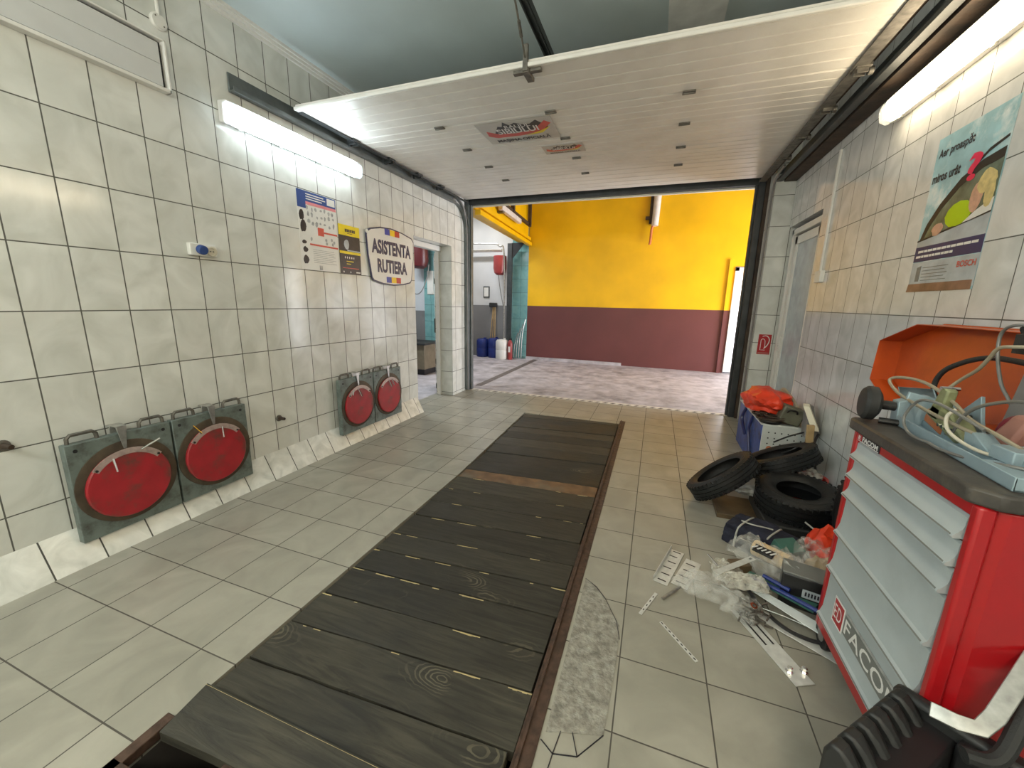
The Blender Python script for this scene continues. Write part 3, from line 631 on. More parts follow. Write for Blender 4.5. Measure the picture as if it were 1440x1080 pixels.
DR = thing('sectional_garage_door', 'cream ribbed overhead garage door raised flat under the ceiling', 'garage door', (-.9, 2.73, 2.98))
py = [2.73, 3.37, 3.915, 4.46, 5.0, 5.80]
X0, X1 = -2.885, 1.09
zd = lambda y: 2.975 + .012 * (y - 2.73)
for a, b in zip(py[:-1], py[1:]):
    mb = MB(); n = 5; ys = [a + .004 + (b - a - .008) * k / n for k in range(n + 1)]
    prof = []
    for k, y in enumerate(ys):
        if 0 < k < n: prof += [(y - .008, 0), (y - .003, .004), (y + .003, .004), (y + .008, 0)]
        elif k == 0: prof += [(y, .006), (y + .008, 0)]
        else: prof += [(y - .008, 0), (y, .006)]
    poly = [(X0, y, zd(y) + h) for y, h in prof] + [(X0, ys[-1], zd(ys[-1]) + .045), (X0, ys[0], zd(ys[0]) + .045)]
    mb.prism(poly, (X1 - X0, 0, 0)); mb.build('door_panel', 'door_panel', DR)
mb = MB(); mb.box(X0, X1, 2.712, 2.732, 2.972, 2.998); mb.build('edge_profile', 'white_trim', DR, bevel=.006)
mb = MB(); mb.box(X0, X0 + .045, 2.76, 5.8, 2.967, 2.975); mb.build('end_plate', 'frame_dark', DR)
mb = MB(); mb.box(X1 - .075, X1, 2.74, 5.8, 2.966, 2.975); mb.build('end_plate', 'galv_old', DR)
def hinge(x, y, w=.044):
    z = zd(y); mb = MB(); mb.box(x - w, x + w, y - .024, y - .006, z - .010, z); mb.box(x - w, x + w, y + .006, y + .024, z - .010, z)
    mb.box(x - w * .6, x + w * .6, y - .008, y + .008, z - .012, z)
    mb.cyl((x - w, y, z - .012), (x + w, y, z - .012), .006, 8); return mb.build('hinge', 'galv_old', DR, bevel=.002)
for y in py[1:-1]:
    for x in (-1.93, -.93, .08): hinge(x, y)
for sx in (X0 + .02, X1 - .02):
    for y in py[1:-1]:
        z = zd(y); s = -1 if sx < 0 else 1; mb = MB()
        mb.box(sx - .04, sx + .04, y - .05, y + .05, z - .022, z); mb.box(sx - .03, sx + .03, y - .03, y - .02, z - .045, z); mb.box(sx - .03, sx + .03, y + .02, y + .03, z - .045, z)
        mb.cyl((sx - .02 * s, y, z - .03), (sx + .055 * s, y, z - .03), .008, 8)
        mb.cyl((sx + .035 * s, y, z - .03), (sx + .062 * s, y, z - .03), .024, 12)
        mb.build('roller_bracket', 'frame_dark' if s < 0 else 'galv_old', DR, bevel=.002)
mb = MB(); mb.box(-1.02, -.83, 2.74, 2.775, 2.955, 2.975); mb.box(-.95, -.905, 2.72, 2.85, 2.945, 2.97); mb.box(-.945, -.91, 2.71, 2.73, 2.95, 3.10); mb.build('top_bracket', 'galv_old', DR, bevel=.003)
t = thing('opener_rail', 'dark steel opener rail hung under the ceiling above the raised door', 'rail', (-.9, 3, 3.3))
mb = MB(); mb.box(-.915, -.865, -1.0, 6.0, 3.225, 3.27); mb.box(-.910, -.902, -1.0, 6.0, 3.21, 3.225); mb.box(-.878, -.870, -1.0, 6.0, 3.21, 3.225); mb.build('rail_channel', 'frame_dark', t)
for yy in (1.4, 4.4): B(-.91, -.87, yy, yy + .04, 3.27, CEIL).build('hanger', 'galv_old', t)
t = thing('suspension_rod', 'thin steel rod with turnbuckle hanging down to the door bracket', 'rod', (-.93, 2.74, 3.0))
mb = MB(); mb.tube([(-.93, 2.72, 3.02), (-.90, 2.45, 3.14), (-.885, 2.27, 3.22)], .006, 8, 0); mb.build('rod', 'galv_old', t)
mb = MB(); mb.cyl((-.917, 2.60, 3.073), (-.907, 2.52, 3.109), .010, 8); mb.build('turnbuckle', 'galv_old', t)

# stickers on the door underside
def sticker(name, label, o, rx, uy, w, h, grp):
    """rally sticker: red swoosh, black mountain line, two lines of lettering; lies on the underside of the door"""
    R = Vector((math.cos(rx), math.sin(rx), .0)); U = Vector((math.sin(rx), -math.cos(rx), -.012)).normalized(); O = Vector(o)
    t = thing(name, label, 'sticker', o, grp); D = R.cross(U)
    P = lambda u, v, d=.0: O + R * (u * w) + U * (v * h) + D * d
    mb = MB(); mb.prism([P(0, 0), P(1, 0), P(1, 1), P(0, 1)], D * .001); mb.build('sticker_film', 'sticker', t)
    mb = MB(); mb.add([P(.06, .42, .0015), P(.16, .30, .0015), (P(.5, .30, .0015)), P(.8, .40, .0015), P(.97, .72, .0015), P(.9, .85, .0015), P(.72, .52, .0015), P(.45, .43, .0015), P(.2, .5, .0015), P(.08, .66, .0015)], [(0, 1, 8, 9), (1, 2, 7, 8), (2, 3, 6, 7), (3, 4, 5, 6)]); mb.build('swoosh', 'poster_red', t)
    mb = MB(); mb.add([P(.55, .28, .002), P(.80, .33, .002), P(.95, .60, .002), P(.78, .42, .002)], [(0, 1, 2, 3)]); mb.build('stripe', 'poster_yellow', t)
    pts = [(.16, .46), (.2, .6), (.28, .82), (.33, .78), (.38, .98), (.44, .82), (.52, .9), (.6, .8), (.7, .78), (.8, .92), (.86, .74), (.93, .76), (.90, .50)]
    mb = MB(); mb.add([P(a, b, .0012) for a, b in pts], [tuple(range(len(pts)))]); mb.build('mountain_shape', 'poster_dark', t)
    text('lettering', 'RALIUL', 'label_white', P(.36, .70), R, U, h * .13, w * .34, t, depth=.0028, bold=.012)
    text('lettering', 'SIBIULUI', 'label_white', P(.22, .46), R, U, h * .24, w * .56, t, depth=.0028, bold=.02)
    text('lettering', 'MAȘINA OFICIALĂ', 'ink', P(.12, .03), R, U, h * .22, w * .76, t, depth=.0025, bold=.035)
sticker('door_sticker', 'large rally sticker with black lettering on the underside of the raised door', (-1.63, 3.86, zd(3.6) - .0005), .02, 0, .67, .45, 'stickers on the raised door')
sticker('door_sticker', 'small rally sticker on the raised door, right of the large one', (-1.205, 4.28, zd(4.2) - .0015), .02, 0, .40, .22, 'stickers on the raised door')

# ------------------------------------------------------------------ wall lamps
def wall_lamp(name, label, x, s, y0, y1, z, glow):
    t = thing(name, label, 'lamp', (x, (y0 + y1) / 2, z))
    mb = MB(); mb.prism([(x, y0, z - .055), (x + .045 * s, y0, z - .065), (x + .045 * s, y0, z + .055), (x + .085 * s, y0, z + .064), (x + .085 * s, y0, z + .074), (x + .03 * s, y0, z + .078), (x, y0, z + .078)], (0, y1 - y0, 0)); mb.build('lamp_body', 'lamp_shell', t, bevel=.006)
    pr = [(.046, -.066), (.07, -.076), (.105, -.055), (.115, 0), (.105, .045), (.085, .062), (.046, .054)]
    mb = MB(); mb.prism([(x + a * s, y0 + .07, z + b) for a, b in pr], (0, y1 - y0 - .14, 0)); mb.build('lamp_shade', glow, t, smooth=True, angle=60)
    for a in (y0, y1 - .07):
        mb = MB(); mb.prism([(x + p * s, a, z + q) for p, q in pr], (0, .07, 0)); mb.build('end_cap', 'lamp_clear', t, bevel=.008)
    for yy in (y0 + .12, y0 + .45, y1 - .45, y1 - .12):
        for sg in (-1, 1): MB().box(min(x + .03 * s, x + .045 * s), max(x + .03 * s, x + .045 * s), yy - .012, yy + .012, z + sg * .068 - .006, z + sg * .068 + .006).build('clip', 'galv', t)
    return t
wall_lamp('fluorescent_lamp', 'lit cool white fluorescent lamp below the dark track on the left wall', XL, 1, 2.16, 3.48, 2.745, 'lamp_cool')
wall_lamp('fluorescent_lamp', 'lit warm white fluorescent lamp above the sky poster on the right wall', XR, -1, 2.20, 3.50, 2.745, 'lamp_warm')
# daylight in the yellow bay comes through its open door on the right
ld = bpy.data.lights.new('bay_daylight', 'AREA'); ld.shape = 'RECTANGLE'; ld.size = 2.3; ld.size_y = 2.9; ld.energy = 290; ld.color = (.93, .95, 1.0)
lo = bpy.data.objects.new('bay_daylight', ld); COL.objects.link(lo); lo.location = (4.35, 7.9, 1.22); lo.rotation_euler = (0, PI / 2, 0)
ld = bpy.data.lights.new('side_room_lamp', 'AREA'); ld.shape = 'RECTANGLE'; ld.size = 1.2; ld.size_y = .15; ld.energy = 45; ld.color = (.9, .97, 1.0)
lo = bpy.data.objects.new('side_room_lamp', ld); COL.objects.link(lo); lo.location = (-4.6, 5.6, 3.2)
ld = bpy.data.lights.new('side_bay_lamp', 'AREA'); ld.shape = 'RECTANGLE'; ld.size = 1.2; ld.size_y = .15; ld.energy = 35; ld.color = (.95, .97, 1.0)
lo = bpy.data.objects.new('side_bay_lamp', ld); COL.objects.link(lo); lo.location = (-4.4, 8.8, 3.8)
for lx, lc, le in ((-2.3, (.97, 1.0, .95), 90), (.2, (1.0, .86, .66), 68)):      # unseen fill lights added behind the camera to lift floor, walls and ceiling
    ld = bpy.data.lights.new('rear_fill', 'POINT'); ld.shadow_soft_size = .22; ld.energy = le; ld.color = lc
    lo = bpy.data.objects.new('rear_fill', ld); COL.objects.link(lo); lo.location = (lx, -1.3, 2.75)

# ------------------------------------------------------------------ left wall items
xw = XL
t = thing('wall_heater', 'long grey panel in a thin white frame high on the left wall', 'panel', (xw, 1.2, 2.85))
mb = MB(); mb.box(xw, xw + .05, -.3, 1.85, 2.715, 2.735); mb.box(xw, xw + .05, -.3, 1.85, 2.99, 3.0); mb.box(xw, xw + .05, 1.838, 1.85, 2.715, 3.0); mb.build('panel_frame', 'white_trim', t, bevel=.003)
mb = MB().m('black').box(xw, xw + .012, -.3, 1.838, 2.735, 2.99); mb.m('grey_panel').box(xw + .012, xw + .035, -.3, 1.815, 2.742, 2.862); mb.box(xw + .012, xw + .035, -.3, 1.815, 2.864, 2.975); mb.build('panel_face', None, t)
t = thing('junction_cover', 'round white cover at the foot of a conduit, high on the left wall', 'junction cover', (xw, 1.85, 3.11))
MB().lathe((xw, 1.855, 3.11), (1, 0, 0), [(.045, 0), (.045, .012), (.038, .02)], 24).build('cover_disc', 'white_plastic', t, smooth=True)
mb = MB(); mb.cyl((xw + .012, 1.855, 3.14), (xw + .012, 1.855, 3.42), .010, 10); mb.build('conduit', 'white_plastic', t, smooth=True)
MB().cyl((xw + .02, 1.835, 3.13), (xw + .022, 1.835, 3.13), .004, 8).cyl((xw + .02, 1.875, 3.09), (xw + .022, 1.875, 3.09), .004, 8).build('screw', 'galv_old', t)
t = thing('wall_socket', 'white double socket with a blue plug cap on the left wall', 'socket', (xw, 1.92, 1.80))
B(xw, xw + .035, 1.835, 2.01, 1.765, 1.845).build('socket_base', 'white_plastic', t, bevel=.006)
MB().cyl((xw + .035, 1.90, 1.807), (xw + .07, 1.90, 1.80), .032, 18, .030).build('plug_cap', 'socket_blue', t, bevel=.004)
mb = MB(); mb.lathe((xw + .035, 1.97, 1.80), (1, 0, 0), [(.032, 0), (.032, .012), (.024, .012), (.022, .004), (.001, .004)], 20); mb.build('socket_ring', 'hose_cream', t, smooth=True)
MB().cyl((xw + .036, 1.961, 1.80), (xw + .042, 1.961, 1.80), .004, 8).cyl((xw + .036, 1.979, 1.80), (xw + .042, 1.979, 1.80), .004, 8).build('socket_hole', 'black', t)
def stub(label, y, z, k):
    t = thing('pipe_stub', label, 'pipe stub', (xw, y, z), 'pipe stubs in the left wall')
    MB().lathe((xw, y, z), (1, 0, 0), [(.028, 0), (.026, .008), (.017, .010)], 16).build('flange', 'galv_old', t, smooth=True)
    MB().cyl((xw + .008, y, z), (xw + .055, y + .01, z - .004), .016, 12, .012).build('nozzle', 'brown_dark', t, smooth=True)
stub('small brown pipe stub in the left wall between the two pairs of red plates', 2.375, .48, 0)
stub('small dark pipe stub in the left wall at the left picture edge', .87, .755, 1)

def poster(name, label, cat='poster', **k): return thing(name, label, cat, **k)
def R4(x, y0, y1, z0, z1, m, t, nm, d=.001, s=1):  # thin rectangle on an x wall
    return MB().box(min(x, x + d * s), max(x, x + d * s), y0, y1, z0, z1).build(nm, m, t)
# poster 1: product sheet
x = XL
t = poster('wall_poster', 'tall white product poster with a blue header on the left wall', loc=(x, 2.98, 2.08))
R4(x, 2.755, 3.195, 1.750, 2.415, 'paper', t, 'poster_sheet', .002)
mb = MB(); mb.box(x + .002, x + .003, 2.755, 3.195, 2.33, 2.415); mb.box(x + .002, x + .003, 2.755, 2.845, 2.27, 2.33); mb.build('header_band', 'poster_blue', t)
mb = MB(); mb.box(x + .003, x + .0038, 3.09, 3.185, 2.345, 2.405); mb.build('header_tab', 'paper', t)
mb = MB()
for z, w in ((2.392, .20), (2.372, .22), (2.352, .18)): mb.box(x + .003, x + .004, 2.85, 2.85 + w, z - .004, z + .004)
mb.build('print_line', 'paper', t)
mb = MB(); mb.box(x + .002, x + .0032, 2.845, 3.195, 2.305, 2.33); mb.build('header_stripe', 'poster_pink', t)
mb = MB(); mb.box(x + .002, x + .003, 2.98, 3.195, 2.085, 2.10); mb.box(x + .002, x + .003, 2.86, 3.195, 1.965, 1.98); mb.box(x + .002, x + .0035, 2.96, 3.03, 2.06, 2.13); mb.build('red_band', 'poster_red', t)
mb = MB(); rnd = random.Random(3)
for a, b, c, d_ in ((2.765, 2.815, 2.17, 2.25), (2.77, 2.83, 2.07, 2.165), (2.775, 2.82, 1.97, 2.0), (2.78, 2.83, 1.90, 1.945), (2.775, 2.83, 1.80, 1.87)): mb.blob((x + .0025, (a + b) / 2, (c + d_) / 2), (.001, (b - a) / 2, (d_ - c) / 2), 2, .3, 3, a * 9)
mb.build('tool_picture', 'poster_dark', t)['kind'] = 'stuff'
mb = MB()
for k in range(26):
    yy = 2.86 + (k % 7) * .048 + rnd.uniform(-.01, .01); zz = 2.28 - (k // 7) * .06 + rnd.uniform(-.01, .01)
    if zz < 2.11: continue
    mb.blob((x + .0025, yy, zz), (.0008, rnd.uniform(.008, .018), rnd.uniform(.010, .024)), 1, .4, 3, k)
for yy, zz in ((3.05, 2.03), (3.055, 2.0), (3.12, 2.04), (3.13, 2.0), (2.88, 2.02), (3.15, 2.02)): mb.blob((x + .0025, yy, zz), (.0008, .013, .016), 1, .4, 3, yy)
mb.box(x + .002, x + .003, 2.95, 2.985, 1.755, 1.795); mb.build('part_picture', 'poster_grey', t)['kind'] = 'stuff'
mb = MB()
for k in range(8): mb.box(x + .002, x + .0027, 2.89, 3.14 + .03 * math.sin(k * 3), 1.93 - k * .016 - .002, 1.93 - k * .016 + .002)
mb.build('print_line', 'poster_grey', t)
# poster 2: black and yellow
t = poster('wall_poster', 'narrow black poster with a yellow header beside the blue and white sign', loc=(x, 3.36, 1.98))
R4(x, 3.215, 3.505, 1.745, 2.215, 'poster_dark', t, 'poster_sheet', .002)
for za, zb_ in ((2.115, 2.215), (1.94, 1.965)): B(x + .002, x + .003, 3.215, 3.505, za, zb_).build('header_band', 'poster_yellow', t)
mb = MB()
for k in range(6): mb.box(x + .003, x + .004, 3.30 + k * .024, 3.318 + k * .024, 2.150, 2.178)
mb.box(x + .003, x + .0035, 3.33, 3.40, 2.135, 2.14); mb.build('print_line', 'ink', t)
mb = MB(); mb.blob((x + .0025, 3.315, 2.03), (.001, .035, .045), 2, .2, 3, 4); mb.box(x + .002, x + .003, 3.32, 3.50, 1.968, 1.98); mb.build('car_picture', 'poster_silver', t)
mb = MB()
for k in range(5): mb.blob((x + .0025, 3.285 + k * .03, 1.905), (.0008, .007, .012), 1, .2, 3, k)
mb.blob((x + .0025, 3.255, 1.765), (.0008, .009, .009), 1, .1); mb.blob((x + .0025, 3.35, 1.765), (.0008, .008, .008), 1, .1); mb.box(x + .002, x + .0028, 3.43, 3.49, 1.76, 1.772); mb.build('badge_row', 'paper', t)
mb = MB(); mb.box(x + .002, x + .0028, 3.30, 3.40, 1.865, 1.872); mb.box(x + .002, x + .0028, 3.30, 3.36, 1.84, 1.847); mb.build('print_line', 'poster_yellow', t)
MB().box(x + .002, x + .0028, 3.245, 3.47, 1.80, 1.806).build('red_line', 'poster_red', t)
# road assistance sign
t = thing('road_assistance_sign', 'white shield shaped sign with blue lettering and flag colours on the left wall', 'sign', (x, 4.0, 1.95))
out = [(3.585, 2.185), (3.60, 2.215), (3.655, 2.247), (3.82, 2.285), (4.02, 2.30), (4.22, 2.285), (4.42, 2.250), (4.462, 2.21), (4.452, 2.0), (4.395, 1.735), (4.37, 1.705), (4.22, 1.675), (4.03, 1.660), (3.83, 1.670), (3.67, 1.700), (3.645, 1.73), (3.60, 1.97)]
cyc, czc = 4.02, 1.98
mb = MB(); mb.prism([(x + .012, a, b) for a, b in out], (.010, 0, 0)); mb.build('sign_border', 'text_blue', t)
mb = MB(); mb.prism([(x + .0145, cyc + (a - cyc) * .968, czc + (b - czc) * .955) for a, b in out], (.010, 0, 0)); mb.build('sign_face', 'sign_face', t)
for zz in (2.215, 1.690):
    for k, c in enumerate(('flag_blue', 'flag_yellow', 'flag_red')):
        MB().box(x + .0245, x + .0265, 3.895 + k * .09, 3.985 + k * .09, zz - (.0 if zz > 2 else -.0), zz + .065).build('flag_band', c, t)
text('lettering', 'ASISTENTA', 'text_blue', (x + .025, 3.66, 1.995), (0, 1, 0), (0, 0, 1), .155, .725, t, bold=.045)
text('lettering', 'RUTIERA', 'text_blue', (x + .025, 3.745, 1.795), (0, 1, 0), (0, 0, 1), .150, .555, t, bold=.045)
mb = MB(); mb.box(x, x + .013, 3.8, 3.84, 1.9, 1.94); mb.box(x, x + .013, 4.2, 4.24, 1.9, 1.94); mb.build('spacer', 'galv_old', t)
MB().lathe((x + .024, 3.60, 2.205), (1, 0, 0), [(.022, 0), (.015, .004)], 12).build('sign_corner', 'paper', t)

# wheel alignment turntables hanging on the wall
def turntable(label, yc, ptr1, ptr2):
    W = .50; z0, z1 = .125, .70; y0, y1 = yc - W / 2 + .004, yc + W / 2 - .004
    t = thing('wheel_turntable', label, 'turntable', (XL, yc, z0), 'red wheel turntables hung on the left wall')
    B(XL + .035, XL + .085, y0, y1, z0, z1).build('base_plate', 'green_grey', t, bevel=.004)
    R_ = .222; zc = z0 + .285
    MB().lathe((XL + .085, yc, zc), (1, 0, 0), [(.245, 0), (.245, .006), (.238, .008)], 48).build('dirt_ring', 'plate_brown', t, smooth=True)
    MB().lathe((XL + .092, yc - .002, zc - .012), (1, 0, 0), [(.205, 0), (.205, .014), (.198, .019)], 48).build('turn_disc', 'plate_red', t, smooth=True)
    mb = MB(); n = 14; a0, a1 = math.radians(38), math.radians(142); vs = []
    for k in range(n + 1):
        a = a0 + (a1 - a0) * k / n
        for r in (.178, .212): vs.append((XL + .114, yc - .002 + r * math.cos(a), zc - .012 + r * math.sin(a)))
    mb.add(vs, [(2 * k, 2 * k + 2, 2 * k + 3, 2 * k + 1) for k in range(n)]); o = mb.build('degree_scale', 'scale_plate', t); sm = o.modifiers.new('s', 'SOLIDIFY'); sm.thickness = .003
    for a in (a0 + .05, a1 - .05): MB().cyl((XL + .114, yc - .002 + .195 * math.cos(a), zc - .012 + .195 * math.sin(a)), (XL + .120, yc - .002 + .195 * math.cos(a), zc - .012 + .195 * math.sin(a)), .007, 8).build('screw', 'black', t)
    for (a, b), (c, d) in ((ptr1), (ptr2)):
        MB().cyl((XL + .124, yc + a, zc + b), (XL + .136, yc + c, zc + d), .0055, 8).build('lock_pin', 'chrome', t, smooth=True)
    mb = MB(); mb.prism([(XL + .04, yc - .035, z1 - .01), (XL + .04, yc + .035, z1 - .01), (XL + .04, yc + .032, z1 + .045), (XL + .04, yc - .032, z1 + .045)], (.006, 0, 0))
    mb.box(XL + .005, XL + .046, yc - .032, yc + .032, z1 + .040, z1 + .046); mb.prism([(XL + .090, yc - .025, z1 + .044), (XL + .090, yc + .025, z1 + .044), (XL + .096, yc + .008, z1 - .09), (XL + .096, yc - .008, z1 - .09)], (.004, 0, 0)); mb.box(XL + .04, XL + .094, yc - .025, yc + .025, z1 + .040, z1 + .046)
    mb.build('wall_hook', 'galv', t, bevel=.002)
    for s in (-1, 1):
        a = yc + s * .16
        mb = MB(); mb.tube([(XL + .06, a - .062, z1 - .006), (XL + .06, a - .060, z1 + .030), (XL + .06, a - .045, z1 + .046), (XL + .06, a + .045, z1 + .046), (XL + .06, a + .060, z1 + .030), (XL + .06, a + .062, z1 - .006)], .010, 8, 0); mb.build('handle', 'galv_old', t, smooth=True)
        MB().cyl((XL + .085, yc + s * .205, z1 - .04), (XL + .087, yc + s * .205, z1 - .04), .010, 10).build('bolt_hole', 'black', t)
    MB().cyl((XL, yc, z1 - .05), (XL + .036, yc, z1 - .05), .02, 10).cyl((XL, yc, z0 + .05), (XL + .036, yc, z0 + .05), .02, 10).build('wall_spacer', 'galv_old', t)
    return t
turntable('dirty red turntable plate nearest the camera, its two steel pins apart', 1.287, ((-.075, .165), (-.072, .085)), ((.06, .175), (.155, .215)))
turntable('red turntable plate with upright pin, right plate of the nearer pair', 1.79, ((.035, .175), (.03, .10)), ((-.15, .235), (-.11, .17)))
turntable('red turntable plate with brown centre, left plate of the far pair', 3.252, ((-.03, .165), (0, .085)), ((-.1, .165), (-.13, .12)))
turntable('browned red turntable plate beside the side doorway, last of the four', 3.757, ((.02, .175), (.05, .10)), ((-.03, .165), (0, .09)))

# ------------------------------------------------------------------ right wall items
x = XR
t = poster('wall_poster', 'big sky poster with a driver blowing a green balloon on the right wall', loc=(x, 2.74, 2.0))
def yR(u): return 2.985 - u * .51        # u 0..1 from left to right as read
def zR(v): return 1.60 + v * .80
def PR(us, m, nm, d):
    mb = MB(); mb.prism([(x - d, yR(u), zR(v)) for u, v in us], (.0006, 0, 0)); return mb.build(nm, m, t)
PR([(0, 0), (1, 0), (1.02, 1), (0, 1)], 'paper_sky', 'poster_sheet', .0015)
PR([(0, .0), (1, .02), (1, .20), (0, .20)], 'poster_silver', 'lower_panel', .0025)
PR([(-.02, 0), (.98, .0), (.98, .055), (.0, .055)], 'poster_brown', 'lower_strip', .0032)
PR([(0, .205), (1, .205), (1, .305), (0, .305)], 'ink_navy', 'caption_band', .0028)
PR([(0, .305), (1, .305), (1, .42), (0, .34)], 'poster_silver', 'car_body', .0026)
PR([(.03, .345), (.10, .45), (.25, .56), (.5, .68), (.75, .735), (1, .755), (1, .70), (.76, .685), (.52, .63), (.3, .53), (.16, .43), (.09, .352)], 'black', 'car_frame', .0036)
PR([(.09, .352), (.16, .43), (.3, .53), (.52, .63), (.76, .685), (1, .70), (1, .425)], 'glass_dark', 'car_window', .0030)
PR([(0, .34), (1, .42), (1, .432), (0, .352)], 'black', 'window_sill_line', .0038)
PR([(.62, .70), (.80, .765), (1, .80), (1, .815), (.80, .785), (.6, .71)], 'black', 'mirror_line', .0038)
mb = MB(); mb.blob((x - .0036, yR(.57), zR(.462)), (.0008, .098, .062), 2, .05, 2, 1); mb.build('balloon', 'lime', t)
mb = MB(); mb.blob((x - .0042, yR(.77), zR(.53)), (.0008, .042, .070), 2, .12, 2, 1); mb.build('face', 'skin_print', t)
mb = MB(); mb.blob((x - .0042, yR(.30), zR(.40)), (.0008, .045, .028), 2, .3, 3, 5); mb.build('hand', 'skin_print', t)
mb = MB(); mb.blob((x - .0048, yR(.86), zR(.60)), (.0006, .060, .05), 2, .25, 3, 2); mb.blob((x - .0048, yR(.93), zR(.54)), (.0006, .03, .07), 2, .25, 3, 3); mb.build('hair', 'hair_print', t)
PR([(.66, .40), (.80, .45), (1, .50), (1, .43), (.75, .405)], 'paper', 'shirt', .0046)
text('lettering', 'Aer proaspăt', 'ink', (x - .002, yR(.05), zR(.855)), (0, -1, 0), (0, 0, 1), .060, .262, t, depth=.001, bold=.025)
text('lettering', 'miros urât', 'ink', (x - .002, yR(.03), zR(.715)), (0, -1, 0), (0, 0, 1), .048, .215, t, depth=.001, bold=.03)
text('lettering', '?', 'magenta', (x - .004, yR(.56), zR(.64)), (0, -1, 0), (0, 0, 1), .125, .09, t, depth=.001, bold=.03)
text('lettering', 'BOSCH', 'poster_red', (x - .003, yR(.73), zR(.135)), (0, -1, 0), (0, 0, 1), .030, .125, t, depth=.001, bold=.02)
mb = MB()
for v, a, b in ((.272, .06, .95), (.238, .04, .62)):
    u = a
    rr = random.Random(int(v * 1000))
    while u < b:
        w = rr.uniform(.03, .09); mb.box(x - .0040, x - .0028, yR(min(u + w, b)), yR(u), zR(v) - .006, zR(v) + .006); u += w + .012
mb.build('print_line', 'paper', t)
mb = MB()
for k in range(5): mb.box(x - .0034, x - .0026, yR(.6 - .04 * (k % 2)), yR(.20), zR(.16 - k * .021) - .0016, zR(.16 - k * .021) + .0016)
mb.build('print_line', 'label_grey', t)
PR([(.10, .07), (.17, .07), (.17, .175), (.10, .165)], 'label_grey', 'product_picture', .0034)
t = thing('cable_duct', 'white cable duct ending in a small white box on the right wall', 'cable duct', (x, 4.38, 1.8))
MB().box(x - .018, x, 4.372, 4.398, 1.82, 2.82).build('duct', 'white_plastic', t, bevel=.003)
MB().box(x - .035, x, 4.29, 4.43, 1.725, 1.825).build('switch_box', 'white_plastic', t, bevel=.004)
t = thing('fire_sign', 'small red fire extinguisher sign on the tiled pier right of the gate', 'sign', (1.34, 5.62, 1.05))
y = 5.62; fx0, fx1, fz0, fz1 = 1.215, 1.40, .925, 1.17
fx1 = 1.352
MB().box(fx0, fx1, y - .002, y, fz0, fz1).build('sign_face', 'label_red', t)
mb = MB(); P = lambda u, v: (fx0 + (fx1 - fx0) * u, y - .003, fz0 + (fz1 - fz0) * v)
mb.tube([P(.22, .72), P(.22, .22), P(.60, .22)], .0035, 6, 0); mb.tube([P(.22, .72), P(.35, .78), P(.52, .70), P(.56, .5), P(.56, .36)], .0035, 6, 4); mb.tube([P(.30, .90), P(.6, .93), P(.83, .80), P(.84, .62), P(.70, .42), P(.50, .30)], .005, 6, 4)
mb.build('pictogram', 'label_white', t)
mb = MB(); mb.box(fx0 + .01, fx1 - .01, y - .0035, y - .002, fz0 + .012, fz0 + .022); mb.build('print_line', 'pinkish', t)

# ------------------------------------------------------------------ things seen beyond the gate
t = thing('vent_pipe', 'pale vertical pipe with a bent copper end on the yellow wall', 'pipe', (-.22, 9.95, 3.3))
mb = MB(); mb.cyl((-.21, 9.90, 3.24), (-.19, 9.92, 3.95), .075, 16); mb.build('pipe_body', 'lamp_off', t, smooth=True)
mb = MB(); mb.tube([(-.25, 9.90, 3.24), (-.27, 9.9, 3.15), (-.275, 9.9, 2.95), (-.285, 9.9, 2.84)], .028, 10); mb.build('pipe_end', 'copper', t, smooth=True)
mb = MB(); mb.box(-.34, -.28, 9.93, 10.02, 3.3, 3.95); mb.cyl((-.42, 9.95, 3.42), (-.28, 9.95, 3.42), .04, 10); mb.build('bracket', 'brown_dark', t)
t = thing('lintel_lamp', 'unlit white lamp fixed along the yellow lintel beyond the gate', 'lamp', (-2.95, 7.6, 3.25))
mb = MB(); mb.prism([(-2.885, 7.35, 3.20), (-2.885 - .10, 8.75, 3.20), (-2.985 - .10, 8.75, 3.20), (-2.985, 7.35, 3.20)], (0, 0, .10)); mb.build('lamp_shade', 'lamp_off', t, bevel=.015)
MB().box(-3.06, -2.93, 7.45, 7.55, 3.17, 3.2).build('lamp_bracket', 'galv_old', t)
def reel(name, label, x, y, z, r, h, m, cab):
    t = thing(name, label, 'hose reel', (x, y, z))
    MB().lathe((x, y, z - h / 2), (0, 0, 1), [(r * .5, 0), (r * .85, h * .1), (r, h * .35), (r, h * .97), (r * .9, h)], 20).build('reel_shell', m, t, smooth=True)
    MB().box(x - r * .3, x + r * .3, y, y + r + .03, z + h * .42, z + h * .5).build('wall_bracket', 'frame_dark', t)
    MB().tube(cab, .010, 6).build('hose', 'hose_grey', t, smooth=True)
    return t
reel('hose_reel', 'dark red hose reel hanging inside the side doorway', -4.62, 7.15, 2.35, .19, .44, 'tank_dark', [(-4.7, 7.1, 2.15), (-4.72, 7.05, 1.75), (-4.62, 7.0, 1.62), (-4.48, 7.0, 1.68), (-4.38, 7.05, 1.95), (-4.36, 7.1, 2.2)])
reel('hose_reel', 'red hose reel on the white wall in the side bay beyond the gate', -3.93, 9.85, 2.42, .17, .48, 'tank_red', [(-3.95, 9.8, 2.2), (-3.9, 9.82, 1.8), (-3.80, 9.85, 1.3)])
MB_ = MB().box(-4.58, -4.43, 7.36, 7.40, 1.62, 2.1); tag(MB_.build('wall_dispenser', 'white_plastic', bevel=.01), 'white dispenser on the teal wall seen through the side doorway', 'dispenser')
t = thing('side_counter', 'olive brown counter in the room behind the side doorway', 'counter', (-4.8, 7.0, 0))
